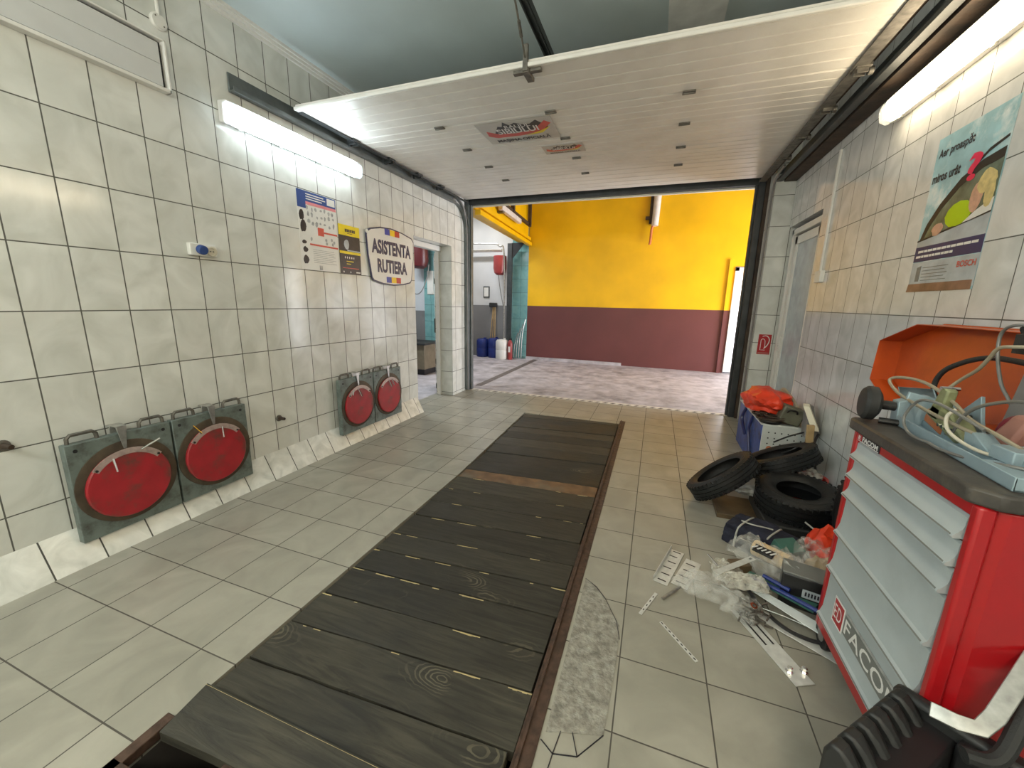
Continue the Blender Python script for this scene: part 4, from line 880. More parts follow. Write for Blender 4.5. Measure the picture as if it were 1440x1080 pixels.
MB().box(-5.3, -4.3, 6.75, 7.3, .12, .62).build('counter_body', 'counter', t, bevel=.01); MB().box(-5.35, -4.25, 6.7, 7.35, .62, .66).build('counter_top', 'black_matt', t, bevel=.005); MB().box(-5.25, -4.35, 6.82, 7.3, 0, .12).build('plinth', 'black', t)
mb = MB(); mb.blob((-4.75, 6.98, .76), (.12, .1, .10), 2, .4, 4, 3, flat=.661); tag(mb.build('parts_heap', 'black_matt', smooth=True), 'dark heap of parts on the counter behind the side doorway', 'parts heap')
t = thing('picture_frame', 'small dark framed notice on the white wall of the side bay', 'notice', (-4.42, 10.1, 1.74))
MB().box(-4.50, -4.32, 10.08, 10.1, 1.60, 1.90).build('frame', 'frame_dark', t); MB().box(-4.475, -4.345, 10.07, 10.08, 1.63, 1.87).build('sheet', 'paper', t)
def drum(label, x, y, r, h, m, cat='drum'):
    t = thing('plastic_drum', label, cat, (x, y, 0), 'drums by the far side bay wall')
    MB().lathe((x, y, 0), (0, 0, 1), [(r * .93, 0), (r, .03), (r, h * .45), (r * .96, h * .48), (r, h * .52), (r, h - .06), (r * .8, h - .01), (r * .4, h)], 24).build('drum_body', m, t, smooth=True)
    MB().cyl((x + r * .4, y, h - .012), (x + r * .4, y, h + .03), .035, 12).build('cap', m, t, bevel=.004)
drum('dark blue drum by the far side bay wall, left of the other blue one', -4.45, 9.95, .17, .50, 'drum_blue')
drum('dark blue drum leaning tools behind it, next to the white canister', -4.10, 9.93, .17, .53, 'drum_blue')
drum('white plastic canister between the blue drum and the extinguisher', -3.80, 9.75, .17, .52, 'drum_white', 'canister')
t = thing('fire_extinguisher', 'small dark red extinguisher on the floor by the far track post', 'fire extinguisher', (-3.56, 9.72, 0))
MB().lathe((-3.56, 9.72, 0), (0, 0, 1), [(.06, 0), (.065, .02), (.065, .42), (.05, .48), (.02, .52)], 16).build('bottle', 'tank_red', t, smooth=True)
MB().box(-3.59, -3.51, 9.71, 9.73, .52, .56).build('valve', 'black', t); MB().box(-3.585, -3.535, 9.652, 9.658, .2, .35).build('tag_plate', 'label_white', t)
t = thing('standing_broom', 'bundle of brooms leaning on the grey wall above the blue drums', 'broom', (-4.2, 10.0, 0))
for k in range(3): MB().cyl((-4.28 + k * .09, 9.98 - k * .015, .02), (-4.20 + k * .03, 10.07, 1.35), .015, 8).build('handle', 'card', t)
MB().box(-4.30, -4.08, 10.0, 10.09, 1.35, 1.47).build('broom_head', 'black_matt', t, bevel=.02)
t = thing('side_bay_track', 'dark steel door post with curved track at the side bay opening', 'track post', (-3.7, 9.9, 0))
MB().box(-3.70, -3.58, 9.78, 9.86, 0, 2.95).build('post', 'frame_dark', t); mb = MB(); mb.tube([(-5.6, 9.7, 2.95), (-4.2, 9.7, 2.95), (-3.9, 9.72, 2.88), (-3.78, 9.76, 2.6), (-3.76, 9.77, .1)], .02, 8); mb.build('track', 'galv', t, smooth=True)
mb = MB(); mb.prism([(-3.60, 9.80, 2.96), (-3.25, 9.80, 2.96), (-3.60, 9.80, 2.55)], (0, .03, 0)); mb.build('corner_bracket', 'black', t)
mb = MB(); mb.cyl((-5.6, 9.9, 2.80), (-3.9, 9.9, 2.80), .04, 10); tag(mb.build('spring_shaft', 'lamp_off', smooth=True), 'pale pipe under the side bay ceiling beyond the gate', 'pipe')
mb = MB()
for k in range(4):
    rr = random.Random(k); xx = -3.55 + k * .07
    mb.tube([(xx, 9.98, .02), (xx + .03, 9.96, .35 + .1 * k), (xx + .10, 10.0, .7 + .12 * k)], .012, 6)
tag(mb.build('wire_bundle', 'galv', smooth=True), 'loose pale rods leaning in the teal corner beyond the gate', 'rods')

# ------------------------------------------------------------------ tyres
def tyre(label, c, nrm, R, w, inner=.56, tilt=0):
    t = thing('car_tyre', label, 'tyre', c, 'loose tyres piled right of the pit')
    c = Vector(c); nrm = Vector(nrm).normalized(); h = w / 2; r0 = R * inner
    prof = [(r0, -h * .72), (r0 + .012, -h * .86), (r0 + (R - r0) * .35, -h * .98), (r0 + (R - r0) * .6, -h), (R * .94, -h * .86), (R * .985, -h * .72),
            (R * .992, -h * .45), (R * .97, -h * .44), (R * .97, -h * .38), (R * .997, -h * .37), (R, -h * .05), (R * .972, -h * .04), (R * .972, h * .04), (R, h * .05), (R * .997, h * .37), (R * .97, h * .38), (R * .97, h * .44), (R * .992, h * .45),
            (R * .985, h * .72), (R * .94, h * .86), (r0 + (R - r0) * .6, h), (r0 + (R - r0) * .35, h * .98), (r0 + .012, h * .86), (r0, h * .72), (r0 + .03, h * .66), (R * .9, h * .5), (R * .93, 0), (R * .9, -h * .5), (r0 + .03, -h * .66)]
    mb = MB(); mb.lathe(c, nrm, prof, 56, closed=True); mb.build('tyre_carcass', 'rubber', t, smooth=True, angle=28)
    u = nrm.orthogonal().normalized(); v = nrm.cross(u); mb = MB()
    for k in range(44):   # shoulder blocks
        a = 2 * PI * k / 44; d = u * math.cos(a) + v * math.sin(a); tg = nrm.cross(d)
        for s in (-1, 1): mb.obox(c + d * (R * .972) + nrm * (s * h * .70), (.018, .018, w * .14), Matrix((tg, d, nrm)).transposed())
    mb.build('tread_block', 'rubber', t)['kind'] = 'stuff'
    mb = MB(); mb.lathe(c, nrm, [(R * .80, h * 1.0), (R * .81, h * 1.012), (R * .82, h * .99)], 48, cap=False); mb.build('sidewall_ring', 'rubber', t, smooth=True)
    return t
tyre('black tyre leaning half on the floor, leftmost of the tyre pile', (.585, 3.20, .225), (-.63, .15, .76), .265, .135, .66)
tyre('black tyre tilted against the perforated box behind the flat tyre', (1.03, 3.52, .30), (-.42, .20, .88), .275, .14, .64)
tyre('big black tyre lying almost flat, its hole facing up', (1.035, 3.05, .20), (-.05, -.10, .99), .255, .17, .50)
tyre('black tyre standing upright behind the tool cabinet by the wall', (1.24, 2.42, .34), (.98, .15, .0), .34, .19)
o = MB().box(.54, .80, 2.95, 3.28, 0, .035).build('brown_box', 'brown_tile', bevel=.003); tag(o, 'flat brown box lying under the leftmost tyre', 'box')
o = MB().box(.80, 1.25, 2.78, 3.28, 0, .10).build('dark_filler', 'black_matt', bevel=.01); tag(o, 'low black filler block in the dark zone under the flat lying tyre', 'filler block')  # black block added and extended to fill the dark zone below the tyres
mb = MB(); mb.blob((.80, 3.22, .13), (.11, .05, .035), 3, .5, 6, 3); tag(mb.build('rag', 'poster_grey', smooth=True), 'crumpled grey rag stuck between the tyres', 'rag')

# ------------------------------------------------------------------ blue and white perforated box with the heap on it
t = thing('perforated_box', 'steel box with blue side and white perforated front behind the tyres', 'box', (1.15, 4.4, 0))
MB().box(.985, 1.345, 3.96, 4.92, 0, .46).build('box_body', 'blue_box', t, bevel=.006)
MB().box(.99, 1.345, 3.945, 3.96, .01, .465).build('front_panel', 'box_white', t, bevel=.004)
MB().box(.975, 1.35, 3.95, 4.93, .46, .472).build('box_lid', 'box_white', t, bevel=.004)
mb = MB()
for i in range(6):
    for j in range(6): mb.cyl((1.04 + i * .05, 3.944, .40 - j * .052), (1.04 + i * .05, 3.9455, .40 - j * .052), .0065, 8)
mb.build('perforation', 'black', t)['kind'] = 'stuff'
mb = MB(); mb.lathe((1.06, 3.945, .25), (0, -1, 0), [(.025, 0), (.022, .012), (.008, .016)], 12); mb.build('round_knob', 'copper', t, smooth=True)
mb = MB(); mb.tube([(.983, 4.30, .46), (.965, 4.33, .30), (.975, 4.25, .12), (.96, 4.2, .03)], .012, 6); mb.tube([(.98, 4.6, .46), (.955, 4.62, .34), (.975, 4.5, .2)], .015, 6); mb.build('strap', 'ink_navy', t, smooth=True)
mb = MB(); mb.blob((1.07, 4.27, .625), (.185, .25, .115), 4, .24, 3, 2, flat=.53); tag(mb.build('plastic_bag', 'bag_orange', smooth=True, angle=28), 'crumpled shiny orange red plastic bag on top of the perforated box', 'bag')
mb = MB()
for k in range(16):
    rr = random.Random(k + 40); a = rr.uniform(0, 6.3); x0, y0 = 1.13 + rr.uniform(-.10, .10), 4.15 + rr.uniform(-.12, .15); r_ = rr.uniform(.05, .12); pts = []
    for q in range(7): pts.append((x0 + r_ * math.cos(a + q * .8), y0 + r_ * 1.1 * math.sin(a + q * .8), .485 + .012 * (k % 4) + .004 * q))
    mb.tube(pts, .009, 6, 4)
tag(mb.build('cable_tangle', 'brown_dark', smooth=True), 'tangle of dark cables between the orange bag and perforated box', 'cables')
mb = MB(); mb.lathe((1.06, 4.03, .474), (0, 0, 1), [(.085, 0), (.09, .02), (.07, .045), (.02, .05)], 20); tag(mb.build('black_disc', 'black', smooth=True), 'round black disc part on the front edge of the perforated box', 'disc')
mb = MB()
for k in range(5): mb.tube([(1.17 + .012 * k, 4.42, .64 + .02 * k), (1.22, 4.30, .70 + .008 * k), (1.265, 4.12, .63), (1.25, 4.0, .50)], .011, 6)
tag(mb.build('rope_coil', 'hose_beige', smooth=True), 'coiled olive beige cable right of the orange bag', 'cable coil')
t = thing('green_case', 'olive green case with a cut-out handle, right of the orange bag', 'case', (1.20, 4.02, .52))
MB().obox((1.20, 4.02, .565), (.17, .14, .15), Matrix.Rotation(.3, 3, 'Y')).build('case_body', 'khaki', t, bevel=.012)
MB().tube([(1.155, 3.945, .60), (1.17, 3.93, .625), (1.22, 3.93, .615), (1.23, 3.945, .59)], .008, 6).build('handle', 'black', t, smooth=True)
t = thing('white_slab', 'cream white block leaning upright against the right wall behind the tyres', 'block', (1.28, 3.9, .5))
MB().prism([(1.195, 3.74, .715), (1.24, 3.74, .715), (1.315, 3.68, .525), (1.265, 3.68, .525)], (.03, .10, .0)).build('block_face', 'cream', t, bevel=.003)
mb = MB(); mb.prism([(1.262, 3.83, .70), (1.30, 3.83, .70), (1.345, 3.75, .46), (1.30, 3.70, .44), (1.23, 3.70, .46)], (0, .10, 0)); mb.build('block_base', 'machine_grey', t, bevel=.006)
o = MB().obox((1.245, 3.62, .36), (.05, .025, .46), Matrix.Rotation(-.06, 3, 'Y')).build('wood_stick', 'card', bevel=.003); tag(o, 'brown wooden stick standing in front of the right wall behind the tyres', 'stick')
mb = MB(); mb.tube([(1.32, 3.7, .50), (1.27, 3.6, .42), (1.29, 3.55, .25), (1.30, 3.5, .12)], .009, 6); mb.tube([(1.24, 3.75, .49), (1.13, 3.72, .45), (1.05, 3.80, .36)], .007, 6); mb.tube([(1.28, 3.70, .46), (1.18, 3.66, .38), (1.09, 3.70, .30)], .007, 6); tag(mb.build('thin_cable', 'black', smooth=True), 'thin black cables hanging down in front of the perforated box', 'cables')
t = thing('red_basin', 'round red plastic basin holding a cream bag beside the wall', 'basin', (1.21, 3.48, 0))
MB().lathe((1.215, 3.48, .0), (0, 0, 1), [(.09, 0), (.10, .01), (.13, .20), (.14, .205), (.14, .213), (.122, .21), (.095, .02), (.001, .018)], 28, cap=False).build('basin_shell', 'flag_red', t, smooth=True)
mb = MB(); mb.blob((1.22, 3.48, .225), (.09, .09, .055), 3, .25, 5, 8); tag(mb.build('plastic_bag', 'bag_cream', smooth=True, angle=25), 'cream coloured crumpled bag lying in the red basin', 'bag')

# ------------------------------------------------------------------ clutter on the floor in front of the tyres
mb = MB(); rot = Matrix.Rotation(-.62, 3, 'Z')
mb.obox((.735, 2.62, .078), (.37, .19, .14), rot @ Matrix.Rotation(.10, 3, 'X'))
t = thing('cloth_bundle', 'navy blue cloth bundle tied with pale cord before the tyres', 'bundle', (.735, 2.62, 0)); bo = mb.build('bundle_body', 'navy_cloth', t, smooth=True, angle=80); sb = bo.modifiers.new('s', 'SUBSURF'); sb.levels = sb.render_levels = 4; sb.subdivision_type = 'SIMPLE'; bv = bo.modifiers.new('b', 'CAST'); bv.factor = .22; dm = bo.modifiers.new('d', 'DISPLACE'); tx = bpy.data.textures.new('cloth', 'CLOUDS'); tx.noise_scale = .07; dm.texture = tx; dm.strength = .035; dm.mid_level = .5
mb = MB()
for off in (-.10, .06):
    pts = []
    for a, b, c in ((0, -.108, .006), (.004, -.112, .07), (.008, -.102, .128), (.015, -.07, .155), (.02, 0, .163), (.02, .07, .156), (.015, .105, .12), (.01, .112, .05)):
        l = rot @ Vector((off + a, b, 0)); pts.append((.735 + l.x, 2.62 + l.y, c))
    mb.tube(pts, .0055, 6, 3)
l0 = [rot @ Vector((q, -.02 + .03 * math.sin(q * 20), 0)) for q in (-.10, -.04, .02, .06)]
mb.tube([(.735 + q.x, 2.62 + q.y, .166) for q in l0], .0045, 6, 3)
mb.build('cord', 'cord', t, smooth=True)
o = MB().obox((.83, 2.47, .10), (.13, .10, .13), Matrix.Rotation(.5, 3, 'Z') @ Matrix.Rotation(.3, 3, 'X')).build('green_carton', 'green_box', bevel=.004); tag(o, 'small dark green carton behind the clear plastic bags', 'carton')
mb = MB(); mb.cyl((.66, 2.42, .125), (.80, 2.30, .135), .045, 20); tag(mb.build('cardboard_tube', 'card_light', bevel=.003), 'tan cardboard roll lying beside the green carton', 'roll')
t = thing('black_battery_box', 'black box with a printed label leaning on the cabinet foot', 'box', (.86, 2.16, 0))
rot = Matrix.Rotation(-.25, 3, 'Z')
MB().obox((.86, 2.17, .09), (.25, .13, .18), rot).build('box_body', 'black', t, bevel=.008); MB().obox((.86, 2.17, .183), (.25, .13, .010), rot).build('box_top', 'label_grey', t, bevel=.003)
c = Vector((.86, 2.17, .09)) + rot @ Vector((.0, -.0665, .01)); MB().obox(c + rot @ Vector((.03, 0, 0)), (.13, .002, .045), rot).build('label_plate', 'poster_silver', t)
mb = MB()
for k in range(9): mb.obox(c + rot @ Vector((-.02 + k * .0125, -.0015, 0)), (.007, .001, .022), rot)
mb.build('print_line', 'ink', t)
def bag(label, c, size, seed, m='bag_clear', amp=.35):
    """crumpled film bag: an upper and a lower skin with creases, thin at its ragged hem"""
    n = 16; mb = MB(); a0 = seed * 1.3; vs = []
    for lay in (1, 0):
        for i in range(n + 1):
            for k in range(n + 1):
                u = -1 + 2 * i / n; v = -1 + 2 * k / n
                q = Vector((u * 1.6 + seed * 7.1, v * 1.6 + seed * 3.3, lay * 4.0))
                rg = 1 - abs(noise.noise(q * 1.4)) * 2.4; rg2 = 1 - abs(noise.noise(q * 3.1)) * 2.2
                e = max(0, (1 - u ** 4) * (1 - v ** 4)) ** .5
                x = size[0] * (u * 1.15 + .30 * noise.noise(q * 1.1 + Vector((9, 0, 0)))); y = size[1] * (v * 1.15 + .30 * noise.noise(q * 1.1 + Vector((0, 9, 0))))
                zz = max(.0015, c[2] + size[2] * ((e * (.55 + .35 * rg + .18 * rg2) if lay else -.45 * e + .1 * rg)))
                if e < .05: zz = max(.0015, c[2] - size[2] * .25 + size[2] * .25 * rg)
                vs.append((c[0] + x * math.cos(a0) - y * math.sin(a0), c[1] + x * math.sin(a0) + y * math.cos(a0), zz))
    m1 = (n + 1) ** 2; fs = []
    for lay in range(2):
        for i in range(n):
            for k in range(n):
                b = lay * m1 + i * (n + 1) + k; fs.append((b, b + n + 1, b + n + 2, b + 1))
    mb.add(vs, fs); me_o = mb.build('plastic_bag', m, smooth=True, angle=22); return tag(me_o, label, 'bag', 'plastic bags in the floor clutter')
bag('clear crumpled bag of small parts in the middle of the floor clutter', (.40, 2.04, .05), (.075, .11, .07), 1)
bag('clear crumpled bag holding dark screws at the clutter front', (.53, 1.97, .04), (.06, .07, .055), 2)
bag('clear bag standing up with a sharp corner by the tan roll', (.66, 2.36, .10), (.07, .11, .11), 3)
bag('clear crumpled bag over the tan roll below the green carton', (.78, 2.27, .11), (.10, .08, .10), 4)
bag('whitish crumpled foil bag left of the silver bracket', (.50, 2.22, .05), (.08, .07, .05), 6, 'bag_cream', .5)
bag('clear bag lying in front of the cabinet, right of the tan roll', (.92, 2.36, .16), (.08, .09, .10), 7)
bag('flat clear bag at the left tip of the floor clutter', (.33, 2.10, .03), (.07, .09, .03), 9)
bag('pale torn plastic sheet draped over the middle of the clutter', (.56, 2.12, .08), (.045, .09, .045), 11, 'bag_cream', .55)
mb = MB()
for k in range(46):
    rr = random.Random(k); xx, yy, zz = .565 + rr.uniform(-.055, .055), 1.955 + rr.uniform(-.05, .05), .012 + .055 * rr.random(); aa = rr.uniform(0, 6.3); mb.cyl((xx, yy, zz), (xx + .035 * math.cos(aa), yy + .035 * math.sin(aa), zz + rr.uniform(-.006, .012)), rr.uniform(.004, .009), 8)
tag(mb.build('screws', 'galv_old', smooth=True), 'heap of dark screws inside the front clear bag', 'screws', kind='stuff')
mb = MB(); mb.lathe((.565, 1.94, .088), (.2, -.3, 1), [(.016, 0), (.016, .004), (.008, .004), (.008, 0)], 16, closed=True); tag(mb.build('washer', 'chrome', smooth=True), 'shiny round washer on the bag of screws', 'washer')

def slotted(name, label, cat, p0, p1, w, th, m, slots, z=.003, grp=None, upstand=0, hole_w=.3):
    """flat metal strip on the floor from p0 to p1 with dark slots; optional upright flange along one side"""
    p0 = Vector((*p0, z)); p1 = Vector((*p1, z)); d = (p1 - p0); Ln = d.length; d.normalize(); s = Vector((-d.y, d.x, 0))
    t = thing(name, label, cat, ((p0 + p1) / 2)[:2] + (0,), grp)
    mb = MB(); mb.prism([p0 - s * w / 2, p1 - s * w / 2, p1 + s * w / 2, p0 + s * w / 2], (0, 0, th))
    if upstand: mb.prism([p0 + s * w / 2, p1 + s * w / 2, p1 + s * (w / 2 + .003), p0 + s * (w / 2 + .003)], (0, 0, upstand))
    mb.build('strip', m, t, bevel=.0008)
    mb = MB()
    for (a, b, c) in slots:   # along, half length, across offset
        q = p0 + d * (a * Ln) + s * (c * w) + Vector((0, 0, th + .0003)); hl = b; mb.prism([q - d * hl - s * w * hole_w / 2, q + d * hl - s * w * hole_w / 2, q + d * hl + s * w * hole_w / 2, q - d * hl + s * w * hole_w / 2], (0, 0, .0006))
    mb.build('slot', 'black', t); return t
slotted('slotted_bracket', 'galvanised slotted angle bracket, left one of the pair on the floor', 'bracket', (.150, 2.06), (.255, 2.40), .075, .003, 'galv_pale', [(.08, .004, 0), (.26, .004, 0), (.44, .004, .1), (.62, .004, 0), (.8, .004, .1), (.95, .004, 0)], grp='brackets on the floor', upstand=.03, hole_w=.6)
slotted('slotted_bracket', 'galvanised slotted plate bracket, right one of the pair on the floor', 'bracket', (.245, 2.07), (.340, 2.33), .085, .003, 'galv_pale', [(.12, .004, 0), (.35, .004, .05), (.58, .004, 0), (.82, .004, .05)], grp='brackets on the floor', hole_w=.6)
slotted('slotted_strip', 'short perforated steel strip with bent end on the bare tiles', 'strip', (.055, 1.79), (.130, 1.97), .017, .002, 'galv_pale', [(.2, .006, 0), (.4, .006, 0), (.6, .006, 0), (.8, .006, 0)], grp='perforated strips on the floor')
slotted('slotted_strip', 'long perforated steel strip lying slanted nearest the camera', 'strip', (.150, 1.775), (.295, 1.600), .017, .002, 'galv_pale', [(k / 9 + .05, .006, 0) for k in range(9)], grp='perforated strips on the floor')
mb = MB(); mb.cyl((.16, 1.93, .012), (.25, 2.05, .02), .007, 10); tag(mb.build('steel_rod', 'galv', smooth=True), 'short steel rod sticking out of the clear bags to the left', 'rod')
t = slotted('long_bracket', 'long pale steel bracket with two slots and bolts pointing to the cabinet', 'bracket', (.52, 2.0), (.70, 1.64), .085, .004, 'galv_pale', [(.30, .09, -.22), (.30, .09, .22)], hole_w=.10)
for c in ((.655, 1.685), (.712, 1.705)):
    mb = MB(); mb.lathe((*c, .007), (0, 0, 1), [(.016, 0), (.016, .004), (.011, .004), (.011, .022), (.008, .024)], 6); mb.build('bolt', 'chrome', t, smooth=True)
slotted('bent_strip', 'grey steel strip crossing the middle of the clutter diagonally', 'strip', (.42, 2.12), (.64, 2.34), .035, .003, 'galv_pale', [(.92, .01, 0)], z=.10)
# pale long blades and rods
def blade(label, p0, p1, w, m, z, th=.004, cat='strip', nm='metal_strip', grp='long strips in front of the cabinet', z2=None):
    a = Vector((*p0, z)); b = Vector((*p1, z if z2 is None else z2)); d = (b - a).normalized(); s = Vector((-d.y, d.x, 0)).normalized() * w / 2
    mb = MB(); mb.prism([a - s * .6, b - s, b + s, a + s * .6], (0, 0, th)); return tag(mb.build(nm, m, bevel=.001), label, cat, grp)
blade('wide pale shiny strip running from the bags to the cabinet foot', (.58, 2.16), (.86, 1.93), .075, 'steel_pale', .045)
blade('shiny silver strip lying flat below the wide pale one', (.60, 1.99), (.88, 1.83), .07, 'galv_pale', .006)
blade('teal grey long strip beside the black label box', (.60, 2.24), (.86, 2.07), .065, 'green_box', .05, .02, 'strip', 'plastic_strip')
mb = MB(); mb.tube([(.60, 2.20, .07), (.70, 2.14, .075), (.86, 2.02, .08)], .011, 8); mb.tube([(.66, 2.20, .095), (.76, 2.12, .095)], .011, 8); tag(mb.build('blue_hose', 'drum_blue', smooth=True), 'dark blue hose pieces lying on the strips near the cabinet', 'hose')
mb = MB(); mb.tube([(.56, 2.12, .07), (.62, 2.02, .035), (.70, 1.93, .02), (.80, 1.89, .02), (.90, 1.90, .03)], .009, 8); tag(mb.build('black_cable', 'black', smooth=True), 'black cable curving along the silver strip to the cabinet wheel', 'cable')
mb = MB(); mb.tube([(.45, 2.1, .05), (.58, 2.02, .04), (.72, 1.98, .04), (.87, 1.90, .05)], .004, 6); mb.tube([(.44, 2.17, .11), (.40, 2.28, .10)], .005, 6); mb.tube([(.70, 2.40, .14), (.60, 2.5, .12)], .003, 6); tag(mb.build('metal_wire', 'chrome', smooth=True), 'thin shiny wires poking out of the clutter', 'wire')
mb = MB()
pts = [(1.0 + .05 * math.cos(a), 2.62 + .04 * math.sin(a), .10 + .01 * a) for a in [k * .7 for k in range(10)]] + [(.98, 2.70, .20)]
mb.tube(pts, .005, 6); tag(mb.build('white_cord', 'cord', smooth=True), 'loop of whitish cord between the tyre and the cabinet', 'cord')
mb = MB(); mb.blob((1.02, 2.50, .16), (.07, .10, .12), 3, .35, 4, 12, flat=.002); tag(mb.build('red_bag', 'bag_orange', smooth=True, angle=28), 'red plastic bag wedged between the flat tyre and the cabinet', 'bag')
mb = MB(); mb.blob((.97, 2.30, .10), (.08, .08, .09), 3, .4, 5, 15, flat=.002); tag(mb.build('yellow_parts', 'card', smooth=True), 'brownish yellow parts heap behind the black label box', 'parts heap')
mb = MB(); mb.obox((.56, 2.27, .055), (.10, .07, .09), Matrix.Rotation(.4, 3, 'Z')); tag(mb.build('brown_carton', 'brown_tile', bevel=.003), 'small brown carton under the clear bags', 'carton')
t = thing('striped_pouch', 'small black and white patterned pouch on the clear bag', 'pouch', (.66, 2.28, .15)); MB().obox((.665, 2.27, .195), (.10, .05, .012), Matrix.Rotation(-.6, 3, 'Z') @ Matrix.Rotation(.3, 3, 'X')).build('pouch_body', 'black', t, bevel=.003)
mb = MB()
for k in range(5): mb.obox((.63 + k * .018, 2.292 - k * .012, .204), (.008, .04, .003), Matrix.Rotation(-.9, 3, 'Z'))
mb.build('pattern', 'label_white', t)

# ------------------------------------------------------------------ tool cabinet
CX, CY0, CY1 = .812, 1.24, 1.93
TC = thing('tool_cabinet', 'red roller tool cabinet with grey drawers and black worktop', 'tool cabinet', (1.07, 1.58, 0))
mb = MB(); mb.prism([(CX + .012, CY0 + .03, .13), (CX + .012, CY1 - .02, .13), (CX + .04, CY1, .13), (1.30, CY1, .13), (1.30, CY0, .13), (CX + .05, CY0, .13)], (0, 0, .89)); mb.build('cabinet_body', 'red_cab', TC, bevel=.008)
for ya, yb in ((CY0 + .005, CY0 + .036), (CY1 - .036, CY1 - .005)): MB().box(CX - .008, CX + .03, ya, yb, .10, 1.02).build('corner_post', 'red_cab', TC, bevel=.008)
MB().box(CX - .006, CX + .03, CY0 + .03, CY1 - .03, .985, 1.02).build('top_rail', 'red_cab', TC, bevel=.003)
MB().box(CX - .006, CX + .03, CY0 + .03, CY1 - .03, .10, .155).build('bottom_rail', 'red_cab', TC, bevel=.003)
mb = MB(); mb.prism([(CX - .025, CY0 + .03, 1.02), (CX - .025, CY1 + .0, 1.02), (CX - .01, CY1 + .02, 1.02), (1.33, CY1 + .02, 1.02), (1.33, CY0 - .015, 1.02), (CX + .02, CY0 - .015, 1.02)], (0, 0, .045)); mb.build('worktop', 'worktop', TC, bevel=.008)
zs = [.982, .905, .822, .738, .565, .398, .165]
for i in range(6):
    zt, zb = zs[i], zs[i + 1]; h = zt - zb
    pr = [(0.006, zt - .004), (-.002, zt - .010), (-.003, zb + h * .55), (-.006, zb + min(.050, h * .42)), (-.014, zb + .022), (-.022, zb + .014), (-.024, zb + .008), (-.020, zb + .004), (-.006, zb + .006), (.006, zb + .004)]
    o = MB().prism([(CX + a, CY0 + .042, z) for a, z in pr], (0, CY1 - CY0 - .084, 0)).build('drawer', 'drawer', TC, smooth=True, angle=25)
    MB().prism([(CX - .025, CY0 + .05, zb + .012), (CX - .022, CY0 + .05, zb + .0145), (CX - .018, CY0 + .05, zb + .0160), (CX - .022, CY0 + .05, zb + .010)], (0, CY1 - CY0 - .10, 0)).build('lip_shadow', 'label_grey', o)  # dark strip painted in for the slot line and shadow along each lip
# emblem plates
R_ = (0, -1, 0); U_ = (0, 0, 1)
mb = MB(); mb.box(CX - .008, CX - .0065, 1.72, 1.885, .985, 1.017); mb.build('brand_plate', 'ink', TC)
MB().box(CX - .0095, CX - .008, 1.852, 1.880, .989, 1.013).build('brand_emblem', 'label_red', TC)
text('brand_lettering', 'E', 'label_white', (CX - .0097, 1.874, .994), R_, U_, .014, .016, TC, bold=.03)
text('brand_lettering', 'FACOM', 'label_white', (CX - .0082, 1.846, .991), R_, U_, .020, .115, TC, bold=.04)
MB().box(CX - .009, CX - .008, 1.725, 1.88, .9865, .989).build('brand_line', 'label_white', TC)
zb = .225
MB().box(CX - .0045, CX - .003, 1.31, 1.80, zb, zb + .105).build('brand_strip', 'poster_grey', TC)
MB().box(CX - .0060, CX - .0045, 1.71, 1.80, zb - .004, zb + .109).build('emblem_border', 'label_white', TC)
MB().box(CX - .0070, CX - .0060, 1.717, 1.793, zb + .004, zb + .101).build('brand_emblem', 'label_red', TC)
text('emblem_mark', 'ED', 'label_white', (CX - .0070, 1.787, zb + .024), R_, U_, .060, .062, TC, bold=.0)
MB().box(CX - .0055, CX - .0045, 1.31, 1.705, zb + .012, zb + .093).build('lettering_ground', 'label_grey', TC)
text('brand_lettering', 'FACOM', 'label_white', (CX - .0055, 1.695, zb + .022), R_, U_, .062, .37, TC, bold=.01)
for yy, xx_ in ((1.895, .842), (1.30, .875), (1.865, 1.25), (1.30, 1.25)):
    w = MB().cyl((xx_ - .018, yy, .062), (xx_ + .018, yy, .062), .062, 24).build('wheel', 'rubber', TC, bevel=.006)
    MB().cyl((xx_ - .020, yy, .062), (xx_ + .020, yy, .062), .03, 16).build('hub', 'machine_grey', w)
    MB().box(xx_ - .028, xx_ + .028, yy - .03, yy + .03, .110, .130).build('caster_bracket', 'galv_old', w)
for k, zz in enumerate((.90, .72, .60, .48, .36)):
    MB().cyl((1.08 + .02 * k, CY0 - .001, zz), (1.08 + .02 * k, CY0 + .0005, zz), .006, 8).build('side_hole', 'wine', TC)
MB().box(.965, 1.02, CY0 - .001, CY0 + .0005, .930, .955).build('side_slot', 'black', TC)
MB().cyl((CX + .02, CY1 + .001, .86), (CX + .02, CY1 + .022, .86), .014, 12).build('lock', 'black', TC)

# ------------------------------------------------------------------ on top of the cabinet
zt = 1.066
t = thing('steel_clamp_arm', 'blue grey steel channel arm with black disc foot on the cabinet top', 'clamp arm', (.93, 1.6, zt))
mb = MB(); mb.prism([(.862, 1.262, zt), (.935, 1.262, zt), (.985, 1.92, zt), (.905, 1.92, zt)], (0, 0, .006)); mb.prism([(.862, 1.262, zt), (.868, 1.262, zt), (.911, 1.92, zt), (.905, 1.92, zt)], (0, 0, .038)); mb.prism([(.93, 1.262, zt), (.936, 1.262, zt), (.986, 1.92, zt), (.980, 1.92, zt)], (0, 0, .030))
mb.prism([(.862, 1.262, zt), (.99, 1.262, zt), (.99, 1.268, zt), (.862, 1.268, zt)], (0, 0, .036)); mb.prism([(.862, 1.262, zt + .033), (.99, 1.262, zt + .033), (.99, 1.40, zt + .033), (.872, 1.40, zt + .033)], (0, 0, .004)); mb.build('channel', 'blue_grey', t, bevel=.002)
